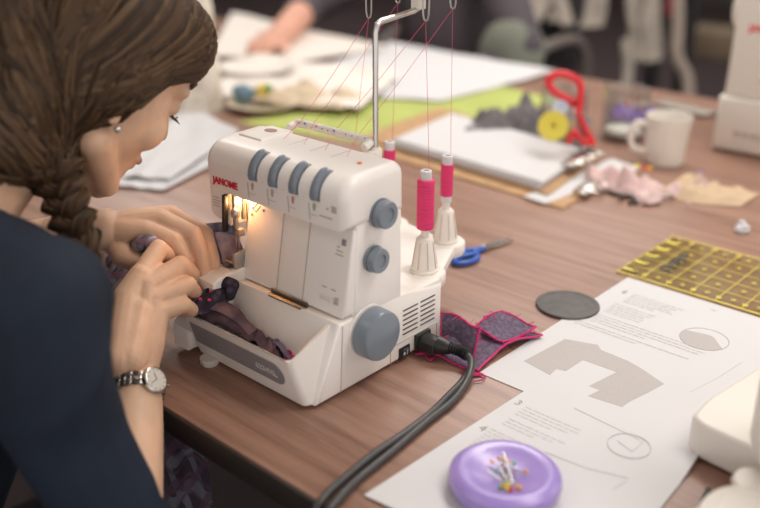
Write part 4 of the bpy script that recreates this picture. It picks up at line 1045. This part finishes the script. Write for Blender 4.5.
# hands
def hand(bm, palm, fingers, thumb, wrist):
    for a, ra, b, rb in palm: capsule(bm, a, b, ra, rb, 14)
    for pts, rs in fingers: chain(bm, [V(p) for p in pts], rs, 14)
    chain(bm, [V(p) for p in thumb[0]], thumb[1], 14)
bm = B()
v = V
RI = [(-.176, -.056, .100), (-.187, -.027, .116), (-.190, -.012, .101), (-.186, -.008, .087)]
RM = [(-.166, -.056, .093), (-.166, -.018, .102), (-.169, -.004, .087), (-.174, -.005, .074)]
RR = [(-.157, -.056, .083), (-.151, -.022, .087), (-.157, -.011, .073), (-.167, -.013, .065)]
RP = [(-.149, -.058, .072), (-.143, -.034, .073), (-.147, -.023, .062), (-.159, -.024, .057)]
RT = [(-.150, -.082, .055), (-.176, -.066, .072), (-.193, -.044, .086), (-.197, -.020, .100), (-.196, -.008, .094)]
w0 = WR+(WR-ELR).normalized()*.012
pr = [(WR-(WR-ELR)*.25, .0245, WR, .0212), (WR, .0212, w0, .019)]
for f_, r0 in ((RI, .0135), (RM, .0135), (RR, .0125), (RP, .0115)):
    b_ = w0+(v(f_[0])-w0)*.05; m_ = w0+(v(f_[0])-w0)*.5
    pr.append((b_, .0155, m_, .0145)); pr.append((m_, .0145, v(f_[0]), r0*.83))
for a_, ra_, b_, rb_ in ((WR+V((-.014, -.006, .026)), .0170, V((-.172, -.074, .083)), .0165), (V((-.172, -.074, .083)), .0165, V(RI[0]), .0125), (WR+V((-.012, .002, .026)), .0185, V((-.160, -.072, .072)), .0185)): pr.append((a_, ra_, b_, rb_))
hand(bm, pr, [(RI, [.0112, .0095, .0085, .0070]), (RM, [.0115, .0096, .0086, .0070]), (RR, [.0108, .0090, .0080, .0066]), (RP, [.0095, .0080, .0070, .0060])], (RT, [.014, .0135, .0105, .0090, .0070]), w0)
handR = remesh(bm, .0014, 3, .45)
bm = B()
LI = [(-.214, -.022, .127), (-.190, -.006, .118), (-.180, -.002, .099), (-.177, .001, .083)]
LM = [(-.215, -.004, .134), (-.181, .011, .1215), (-.170, .011, .100), (-.163, .009, .080)]
LR = [(-.221, .014, .132), (-.185, .028, .116), (-.170, .023, .097), (-.161, .020, .080)]
LQ = [(-.231, .026, .122), (-.205, .036, .106), (-.190, .034, .092), (-.181, .030, .083)]
LT = [(-.240, -.040, .112), (-.222, -.044, .103), (-.200, -.036, .098), (-.186, -.020, .092)]
pr = [(WL+(ELL-WL)*.25, .0245, WL, .0205)]
for f_, r0 in ((LI, .0125), (LM, .0125), (LR, .0115), (LQ, .0105)):
    b_ = WL+(v(f_[0])-WL)*.08; m_ = WL+(v(f_[0])-WL)*.5
    pr.append((b_, .0150, m_, .0140)); pr.append((m_, .0140, v(f_[0]), r0*.83))
hand(bm, pr, [(LI, [.0102, .0090, .0080, .0066]), (LM, [.0104, .0092, .0081, .0066]), (LR, [.0098, .0086, .0076, .0062]), (LQ, [.0090, .0078, .0068, .0058])], (LT, [.013, .012, .0100, .0076]), WL)
handL = remesh(bm, .0014, 3, .45)
body = link('body', join_meshes('body', [body1, handR, handL]), M_skin, W)
# finger nails on the left hand
for f_, r_ in ((LI, .0064), (LM, .0064), (LR, .0060)):
    a, b_ = V(f_[2]), V(f_[3]); d = (b_-a).normalized(); out_ = V((.75, -.3, .3)); out_ = (out_-d*out_.dot(d)).normalized(); sd = d.cross(out_)
    R3 = Matrix((sd, out_, d)).transposed().to_4x4(); bm = B(); ball(bm, b_+out_*(r_-.0012)-d*.0005, (.0040, .0016, .0058), 12, R3); obj('fingernail', bm, M_nail, W)
# eyes, brows, lashes, lips
M_hair = mat('brown_hair', (.060, .033, .019), .42, bump=.2, bscale=300, noise_amt=.4, nscale=25)
for sx_ in (-1, 1):
    bm = B(); tube(bm, [hl(sx_*.018, .0925, .030), hl(sx_*.034, .0880, .035), hl(sx_*.048, .0765, .029)], [.0030, .0034, .0016], 8, flat=.6); obj('eyebrow', bm, M_hair, W)
    bm = B(); tube(bm, [hl(sx_*.019, .0885, -.001), hl(sx_*.031, .0905, -.006), hl(sx_*.043, .0830, -.003)], .0008, 6)
    for k in range(9):
        u = k/8; p = V((sx_*(.020+.023*u), .0895-.006*u*u, -.005)); tube(bm, [hl(*p), hl(p.x+sx_*.002, p.y+.006, p.z-.003)], [.0004, .0001], 4)
    obj('eyelashes', bm, M_hair, W)
bm = B(); tube(bm, smooth_path([hl(-.020, .086, -.064), hl(-.008, .0905, -.061), hl(.008, .0905, -.061), hl(.020, .086, -.064)], 4), [.0015]+[.004]*11+[.0015], 8); obj('lips', bm, mat('lip', (.55, .22, .18), .45), W)
bm = B(); ball(bm, hl(.081, .003, -.040), .0032, 12); obj('earring', bm, M_steel, W)

# hair
HCC = V((0, -.014, .024)); HR = V((.080, .104, .095))
def hp(d, k=1.): d = d.normalized(); return Mh @ (HCC+V((d.x*HR.x, d.y*HR.y, d.z*HR.z))*k)
ROOT = V((.50, -.62, -.95))
mats_h = [mat('hair_%d' % i, c, .55, spec=.22) for i, c in enumerate(((.046, .025, .013), (.070, .039, .020), (.108, .063, .033), (.030, .017, .009)))]
from mathutils.bvhtree import BVHTree
bm = B()
# scalp shell
ball(bm, (0, -.022, .030), (.077, .094, .088), 28); ball(bm, (.008, .044, .060), (.060, .052, .048), 20); ball(bm, (.01, -.060, -.040), (.060, .062, .062), 18); ball(bm, (.036, -.035, -.020), (.040, .052, .052), 18); ball(bm, (.056, -.006, -.004), (.028, .038, .034), 18); ball(bm, (-.056, -.006, -.004), (.028, .038, .034), 18)
capsule(bm, (.02, -.075, -.04), (.045, -.085, -.105), .050, .030)
bmesh.ops.transform(bm, matrix=Mh, verts=bm.verts[:])
bm2 = B(); chain(bm2, [hl(.03, -.075, -.07), hl(.05, -.085, -.105), Q(54, 160, .775)], [.048, .034, .022])
tmp = bpy.data.meshes.new('t'); bm2.to_mesh(tmp); bm2.free(); bm.from_mesh(tmp)
shell = remesh(bm, .004, 60, .6)
bvh = BVHTree.FromPolygons([v_.co for v_ in shell.vertices], [tuple(q_.vertices) for q_ in shell.polygons])
def snap(q_, lift):
    h, n_, k_, d_ = bvh.find_nearest(q_)
    return h+n_*lift
bm = B(); bm.from_mesh(shell)
rnd = random.Random(5)
def lock(d0, d1, lift, r, mi, via=None, n=11):
    pts = []
    d0 = d0.normalized(); d1 = d1.normalized()
    for k in range(n+1):
        t_ = k/n
        if via is None: d = d0.slerp(d1, t_) if d0.angle(d1) < 3.1 else d0
        else:
            vv = via.normalized(); a = d0.slerp(vv, t_); b_ = vv.slerp(d1, t_); d = a.slerp(b_, t_)
        pts.append(snap(hp(d, 1.0), (lift-1)*.03+.0015+.0015*math.sin(t_*PI)))
    rr = [r*(.35+.65*min(1, 4*k/n, 1.2*(1-k/n)+.45)) for k in range(n+1)]
    tube(bm, pts, rr, 7, flat=.45, ref=tuple(hp(d0)-HC), mi=mi)
for i in range(1300):
    u = rnd.random()
    # part line runs over the top of the head from forehead to crown
    ang = math.radians(22+118*u)       # 0 = front, 90 = top
    side = 1 if rnd.random() < .72 else -1
    d0 = V((-.10+side*rnd.uniform(.0, .16), math.cos(ang), math.sin(ang)))
    e = ROOT+V((rnd.uniform(-.10, .16), rnd.uniform(-.15, .15), rnd.uniform(-.1, .15)))
    if side > 0:
        via = V((1.25+.1*rnd.random(), .62*math.cos(ang)+rnd.uniform(-.08, .05)+.02, .16+.42*u)) if u < .6 else V((1.1, -.35, .4))
    else:
        via = V((-1.2, .1*math.cos(ang)-.2, .1)); e = V((.1, -.9, -.75))+V((rnd.uniform(-.2, .2), 0, rnd.uniform(-.1, .1)))
    lock(d0, e, 1.0+rnd.uniform(-.025, .035), rnd.uniform(.0020, .0046)*K, rnd.choice((0, 0, 1, 1, 1, 2, 3)), via)
# hair falling from the crown and nape, gathered over the shoulder into the braid
inv = Mh.inverted(); back = [v_.co.copy() for v_ in shell.vertices if (lambda q_: q_.y < .015 and q_.z < .09)(inv @ v_.co)]
for i in range(900):
    p0 = rnd.choice(back); p3 = Q(54+rnd.uniform(-14, 12), 160+rnd.uniform(-6, 10), .775+rnd.uniform(-.02, .02))
    pm = (p0+p3)/2+V((0, -.02, -.012)); pts = []
    if (p0-p3).length < .02: continue
    for k in range(11):
        t_ = k/10; q_ = p0*(1-t_)**2+pm*2*t_*(1-t_)+p3*t_**2
        pts.append(snap(q_, .0006+.0012*math.sin(t_*PI)+.0006*(i % 4)))
    n_ = len(pts); r0 = rnd.uniform(.0018, .0036)
    tube(bm, pts, [r0*(.3+.7*min(1, k/3, (n_-k)/3)) for k in range(n_)], 6, flat=.5, mi=rnd.choice((0, 1, 1, 2, 3)))
hair = obj('hair', bm, mats_h, W)
# braid
BP = smooth_path([Q(52, 150, .775), Q(57, 172, .77), Q(65, 196, .765), Q(73, 220, .757), Q(80, 244, .752), Q(84, 275, .757)], 14)
bm = B(); N = len(BP)
for s_ in range(3):
    pts = []; rs = []; fr = []
    for i, p in enumerate(BP):
        t_ = (BP[min(i+1, N-1)]-BP[max(0, i-1)]).normalized(); sd = t_.cross(V((.67, -.74, 0))).normalized(); nn_ = t_.cross(sd)
        ph = i*.20+s_*2*PI/3; w_ = .0140*(1-.40*i/N)
        pts.append(p+sd*math.sin(ph)*w_+nn_*math.sin(2*ph)*w_*.40); rs.append(.0135*(1-.40*i/N)); fr.append((sd, nn_))
    tube(bm, pts, [r_*.8 for r_ in rs], 10)
    for k in range(34):
        q_ = k*2*PI/34; tw = rnd.uniform(.04, .09); rr_ = rnd.uniform(.70, .98)
        sub = [p+(fr[i][0]*math.cos(q_+i*tw)+fr[i][1]*math.sin(q_+i*tw))*rs[i]*rr_ for i, p in enumerate(pts)]
        tube(bm, sub, [.0016*(1-.3*i/N)*(1+.3*math.sin(i*.5+k)) for i in range(N)], 5, mi=rnd.choice((0, 1, 1, 2, 3)))
obj('braid', bm, mats_h, hair)

# blouse with wide sleeves
bm = B()
chain(bm, [V((-.205, -.240, .155)), V((-.205, -.30, .05)), V((-.205, -.38, -.08)), V((-.205, -.43, -.20))], [.088, .122, .118, .135])
chain(bm, [V((-.205, -.245, .160)), Q(40, 305, .672)], [.066, .052]); chain(bm, [V((-.205, -.245, .160)), SHL], [.066, .054])
chain(bm, [Q(40, 308, .668), Q(46, 370, .675), Q(70, 440, .695), Q(100, 500, .72), Q(124, 556, .74), Q(138, 530, .755)], [.0500, .0485, .0415, .0400, .0400, .0310])
chain(bm, [SHL, ELL], [.054, .046])
me = remesh(bm, .005, 5)
nn = [v_.normal.copy() for v_ in me.vertices]
for v_, m_ in zip(me.vertices, nn):
    c_ = v_.co.copy(); fold = math.sin(c_.z*46+c_.x*70-c_.y*55+5*nz(c_.x, c_.y, c_.z, 7)); n_ = .0040*nz(c_.x, c_.y, c_.z, 14)+.0030*max(0, fold)**2; v_.co = c_+m_*n_
blouse = link('blouse', me, M_navy, W)
# trousers
bm = B()
for s_ in (-1, 1):
    chain(bm, [V((-.205+s_*.07, -.43, -.24)), V((-.205+s_*.12, -.06, -.27)), V((-.205+s_*.12, -.04, FZ+.07))], [.085, .062, .042])
obj_ = link('trousers', remesh(bm, .007, 4), mat('dark_trousers', (.025, .018, .026), .85, noise_amt=.4, nscale=20), W)
for s_ in (-1, 1):
    bm = B(); capsule(bm, (-.205+s_*.12, -.05, FZ+.04), (-.205+s_*.125, .07, FZ+.03), .04, .03); rbox(bm, (-.205+s_*.122, .01, FZ+.008), (.075, .21, .016), .006); obj('shoe', bm, M_blackcloth, W)
# chair she sits on
t = thing('office_chair', 'dark chair under the seated woman', 'chair', (-.2, -.45, FZ))
bm = B(); rbox(bm, (-.205, -.43, -.355), (.44, .42, .05), .02, seg=3); obj('seat', bm, M_blackcloth, t)
bm = B(); lathe(bm, [(.025, FZ+.06), (.025, -.385)], (-.205, -.43, 0), seg=16); obj('column', bm, M_darkmetal, t)
for k in range(5):
    a = k*2*PI/5; bm = B(); tube(bm, [(-.205, -.43, FZ+.07), (-.205+.25*math.cos(a), -.43+.25*math.sin(a), FZ+.035)], [.018, .012], 8); lathe(bm, [(.02, -.01), (.025, 0), (.02, .01)], (-.205+.25*math.cos(a), -.43+.25*math.sin(a), FZ+.0255), rot=(PI/2, 0, a), seg=16); obj('leg', bm, M_darkmetal, t)
bm = B(); rbox(bm, (-.205, -.66, .0), (.38, .05, .36), .02, seg=3); tube(bm, [(-.205, -.62, -.36), (-.205, -.68, -.30), (-.205, -.675, -.1)], .018, 8); obj('backrest', bm, M_blackcloth, t)

# plaid garment tail on her lap
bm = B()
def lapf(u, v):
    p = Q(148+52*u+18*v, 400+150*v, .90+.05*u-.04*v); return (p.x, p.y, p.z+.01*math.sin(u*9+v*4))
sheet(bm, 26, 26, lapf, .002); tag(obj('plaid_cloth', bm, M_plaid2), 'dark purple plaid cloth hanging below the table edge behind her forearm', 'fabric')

# wrist watch
t = thing('wrist_watch', 'steel wrist watch with round silver dial on her right wrist', 'watch', tuple(WR))
ax = (WR-ELR).normalized(); wc = WR-ax*.002
toCam = (V((.5167, -.488, .46))-wc).normalized(); dn = (toCam*.80+rt*.62); dn = (dn-ax*dn.dot(ax)).normalized(); sd = ax.cross(dn)
Rw = .0236
for k in range(26):
    a = 2*PI*k/26
    if abs(((a+PI) % (2*PI))-PI) < .42: continue
    for j in (-1, 0, 1):
        c_ = wc+(dn*math.cos(a)+sd*math.sin(a))*Rw+ax*j*.0045; nrm = dn*math.cos(a)+sd*math.sin(a); tg = ax.cross(nrm)
        bm = B(); Mx = Matrix((ax, tg, nrm)).transposed().to_4x4(); Mx.translation = c_
        vs = rbox(bm, (0, 0, 0), (.0041, .0050, .0022), .0007, seg=1); bmesh.ops.transform(bm, matrix=Mx, verts=bm.verts[:])
        obj('bracelet_link', bm, M_steel if (j == 0) else M_darkmetal if k % 2 else M_metal, t)
Mx = Matrix((ax, dn.cross(ax), dn)).transposed().to_4x4(); Mx.translation = wc+dn*(Rw-.002)
bm = B(); lathe(bm, [(.0110, -.001), (.0128, .001), (.0128, .0045), (.0118, .0056), (.0110, .0058), (.0108, .005), (0, .005)], seg=36); bmesh.ops.transform(bm, matrix=Mx, verts=bm.verts[:]); case = obj('watch_case', bm, M_steel, t)
bm = B(); lathe(bm, [(.0104, .005), (.0104, .0054), (0, .0054)], seg=36); bmesh.ops.transform(bm, matrix=Mx, verts=bm.verts[:]); dial = obj('dial', bm, mat('dial', (.62, .58, .52), .35), t)
for a_, L_ in ((.6, .0065), (2.4, .008)):
    bm = B(); tube(bm, [(0, 0, .0058), (L_*math.cos(a_), L_*math.sin(a_), .0058)], .0003, 5); bmesh.ops.transform(bm, matrix=Mx, verts=bm.verts[:]); obj('watch_hand', bm, M_darkmetal, dial)
for k in range(12):
    a_ = k*PI/6; bm = B(); rbox(bm, (.0092*math.cos(a_), .0092*math.sin(a_), .0055), (.0015, .0005, .0002), 0, rot=(0, 0, a_)); bmesh.ops.transform(bm, matrix=Mx, verts=bm.verts[:]); obj('hour_mark', bm, M_darkmetal, dial)
bm = B(); n0 = 0; lathe(bm, [(.0015, .0), (.0015, .003)], (0, 0, 0), seg=10); bmesh.ops.transform(bm, matrix=Mx @ Matrix.Translation((0, -.0125, .0028)) @ Euler((PI/2, 0, 0)).to_matrix().to_4x4(), verts=bm.verts[:]); obj('crown', bm, M_steel, t)

# far person across the table
P2_ = thing('person', 'person in a dark mauve knit top reaching onto the far side of the table', 'person', (-1.2, 1.75, FZ))
cx_ = -1.19
bm = B(); Mh2 = Matrix.Translation((cx_, 1.63, .42)) @ Euler((-.35, 0, PI)).to_matrix().to_4x4(); head_prims(bm, Mh2)
chain(bm, [V((cx_, 1.65, .38)), V((cx_, 1.70, .27))], [.05, .055]); chain(bm, [V((cx_, 1.70, .20)), V((cx_, 1.74, .0)), V((cx_, 1.78, -.25))], [.11, .125, .13])
HL = V((-1.275, 1.10, .036)); EL2 = V((-1.50, 1.43, .066)); S2 = V((-1.38, 1.66, .20)); S3 = V((-1.0, 1.66, .20)); E3 = V((-.86, 1.62, .00)); H3 = V((-1.0, 1.50, -.10))
for q_ in ((S2, EL2, HL), (S3, E3, H3)):
    chain(bm, [V((cx_, 1.70, .22)), q_[0], q_[1], q_[1]+(q_[2]-q_[1])*.8, q_[2]], [.06, .055, .044, .037, .034])
for base, dr in ((HL, V((.35, -.85, 0)).normalized()), (H3, V((-.8, -.5, 0)).normalized())):
    sdr = V((-dr.y, dr.x, 0))
    ball(bm, base+dr*.03+V((0, 0, .006)), (.042, .042, .026), 14)
    for k in range(4):
        o_ = base+dr*.045+sdr*(k-1.5)*.017; chain(bm, [o_, o_+dr*.035+V((0, 0, .006)), o_+dr*(.060-.004*abs(k-1.5))+V((0, 0, -.012))], [.0125, .0115, .0090])
    chain(bm, [base+sdr*.02, base+dr*.03+sdr*.042, base+dr*.055+sdr*.045+V((0, 0, -.01))], [.012, .011, .009])
link('body', remesh(bm, .004, 4), M_skinf, P2_)
bm = B(); chain(bm, [V((cx_, 1.70, .19)), V((cx_, 1.73, .0)), V((cx_, 1.78, -.28))], [.135, .165, .17])
for q_ in ((S2, EL2), (S3, E3)): chain(bm, [V((cx_, 1.70, .21)), q_[0], q_[1]], [.07, .07, .056])
chain(bm, [EL2, EL2+(HL-EL2)*.22], [.056, .052]); chain(bm, [E3, E3+(H3-E3)*.5], [.054, .044])
link('knit_top', remesh(bm, .008, 4), M_mauve, P2_)
bm = B(); n0 = 0; ball(bm, (0, -.022, .034), (.082, .1, .09), 20); ball(bm, (0, -.05, -.05), (.08, .06, .09), 16); bmesh.ops.transform(bm, matrix=Mh2, verts=bm.verts[:]); obj('hair', bm, M_hair, P2_)
bm = B()
for s_ in (-1, 1): chain(bm, [V((cx_+s_*.08, 1.80, -.28)), V((cx_+s_*.12, 1.42, -.27)), V((cx_+s_*.12, 1.45, FZ+.06))], [.09, .07, .05])
link('trousers', remesh(bm, .01, 3), M_blackcloth, P2_)
bm = B()
for s_ in (-1, 1): capsule(bm, (cx_+s_*.12, 1.46, FZ+.045), (cx_+s_*.12, 1.32, FZ+.04), .045, .035)
obj('shoes', bm, M_blackcloth, P2_)

def chair(label, c, rz, group=None):
    t = thing('conference_chair', label, 'chair', (*c, FZ), rz, group)
    bm = B(); rbox(bm, (0, 0, .43), (.50, .48, .07), .03, seg=3); obj('seat', bm, M_blackcloth, t, local=True)
    bm = B(); vs = rbox(bm, (0, .25, .76), (.46, .05, .50), .022, rot=(-.12, 0, 0), seg=3); obj('backrest', bm, M_blackcloth, t, local=True)
    for s_ in (-1, 1):
        bm = B(); tube(bm, smooth_path([(s_*.27, .22, .45), (s_*.28, .20, .60), (s_*.28, .12, .68), (s_*.28, -.10, .67), (s_*.28, -.20, .60), (s_*.27, -.22, .48), (s_*.25, -.20, .42)], 5), .018, 10); obj('armrest', bm, mat('arm_plastic', (.16, .13, .12), .35), t, local=True)
    bm = B(); lathe(bm, [(.03, .06), (.03, .40)], seg=16); obj('column', bm, M_darkmetal, t, local=True)
    for k in range(5):
        a = k*2*PI/5; bm = B(); tube(bm, [(0, 0, .08), (.28*math.cos(a), .28*math.sin(a), .055)], [.022, .014], 8); ball(bm, (.28*math.cos(a), .28*math.sin(a), .028), .028, 10); obj('leg', bm, M_darkmetal, t, local=True)
    return t
chair('black armchair behind the table under the person in the mauve top', (-1.27, 1.99), 0)

def drape(nm, label, pts, m, amp=.02, seed=0, thick=.006, cat='jacket', depth_dir=V((0, 1, 0))):
    P = [V(p) for p in pts]
    def fn(u, v):
        q_ = (P[0]*(1-u)+P[1]*u)*(1-v)+(P[3]*(1-u)+P[2]*u)*v
        return q_+depth_dir*(amp*math.sin(u*14+2*nz(u*2, v*2, seed))+amp*1.2*nz(u*3, v*3, seed))
    bm = B(); sheet(bm, 30, 24, fn, thick); return bm
M_jack = mat('light_grey_jacket', (.33, .285, .24), .9, bump=.3, noise_amt=.2, nscale=15)
J = thing('jacket', 'light grey jacket draped over the back of the black armchair behind the table', 'jacket', (-.9, 2.1, -.1))
D1 = 2.95
bm = drape('', '', [Q(512, -60, D1), Q(612, -70, D1+.15), Q(598, 28, D1+.1), Q(548, 22, D1)], M_jack, .03); obj('jacket_body', bm, M_jack, J)
bm = B(); tube(bm, smooth_path([Q(548, -30, D1), Q(534, 8, D1), Q(524, 26, D1-.03), Q(509, 42, D1-.06), Q(503, 52, D1-.08)], 4), [.050, .055, .055, .05, .048, .048, .045, .042, .04, .038, .035, .035, .034, .034, .032, .03, .03], 12, flat=.6); obj('sleeve', bm, M_jack, J)
bm = drape('', '', [Q(622, -60, 3.2), Q(652, -60, 3.2), Q(656, 62, 3.25), Q(632, 58, 3.2)], M_jack, .04, 4); tag(obj('coat', bm, M_jack), 'grey coat hanging in the dark background to the right of the armchair', 'coat')
bm = B(); tube(bm, smooth_path([Q(626, 40, 3.2), Q(628, 60, 3.2), Q(627, 85, 3.2)], 4), .028, 10, flat=.6); tag(obj('coat_belt', bm, M_jack), 'pale belt end dangling below the grey coat', 'belt')
# greenish bag and blue item near the far person
bm = B(); ball(bm, Q(512, 62, 2.5), (.10, .07, .13), 18)
for v_ in bm.verts: v_.co += V((nz(*v_.co, 8)*.02, nz(v_.co.y, v_.co.z, v_.co.x, 8)*.02, 0))
tag(obj('soft_bag', bm, mat('sage', (.19, .20, .16), .9)), 'sage grey soft bag beside the person in the mauve top', 'bag')
bm = B(); ball(bm, Q(503, 2, 2.5), (.035, .03, .02), 12); tag(obj('blue_cap', bm, mat('blue_cap', (.04, .10, .42), .5)), 'small bright blue item above the sage bag', 'cap')
# back desk with legs, hanging cable and boxes
t = thing('side_desk', 'dark desk far behind the table with black legs', 'desk', (.6, 4.1, FZ))
bm = B(); rbox(bm, (.3, 4.1, -.02), (2.8, .7, .03), .004); obj('desk_top', bm, M_darkmetal, t)
for x in (-1.0, -.1, .7, 1.6):
    for y in (3.8, 4.4): bm = B(); rbox(bm, (x, y, (FZ-.035)/2), (.06, .06, -FZ-.037), .004); obj('leg', bm, M_blackcloth, t)
bm = B(); tube(bm, smooth_path([Q(677, -60, 3.3), Q(678, 20, 3.3), Q(677, 55, 3.3), Q(687, 78, 3.3), Q(688, 110, 3.3), Q(686, 150, 3.3)], 5), .022, 10); tag(obj('hanging_strap', bm, mat('strap_taupe', (.30, .24, .20), .8)), 'long taupe strap hanging in the background left of the cream machine', 'strap')
for a_, lab in (((664, -40, 664, 110), 'black upright post left of the hanging strap'), ((697, -40, 695, 120), 'black upright post right of the hanging strap')):
    bm = B(); p0 = Q(a_[0], a_[1], 3.5); p1 = Q(a_[2], a_[3], 3.5); x, y = p0.x, p0.y; rbox(bm, (x, y, (FZ+.5)/2), (.05, .05, .5-FZ-.004), .004); tag(obj('post', bm, M_blackcloth), lab, 'post')
bm = B(); q_ = Q(660, 6, 3.9); rbox(bm, q_, (.11, .08, .07), .01); tag(obj('red_pouch', bm, mat('red_cloth', (.45, .03, .05), .7)), 'small red pouch in the dark background left of the hanging strap', 'pouch')
bm = B(); q_ = Q(715, 42, 3.9); rbox(bm, q_, (.25, .2, .12), .02); tag(obj('cardboard_box', bm, mat('tan_box', (.16, .115, .075), .8)), 'brown box in the dark background beside the cream machine', 'box')
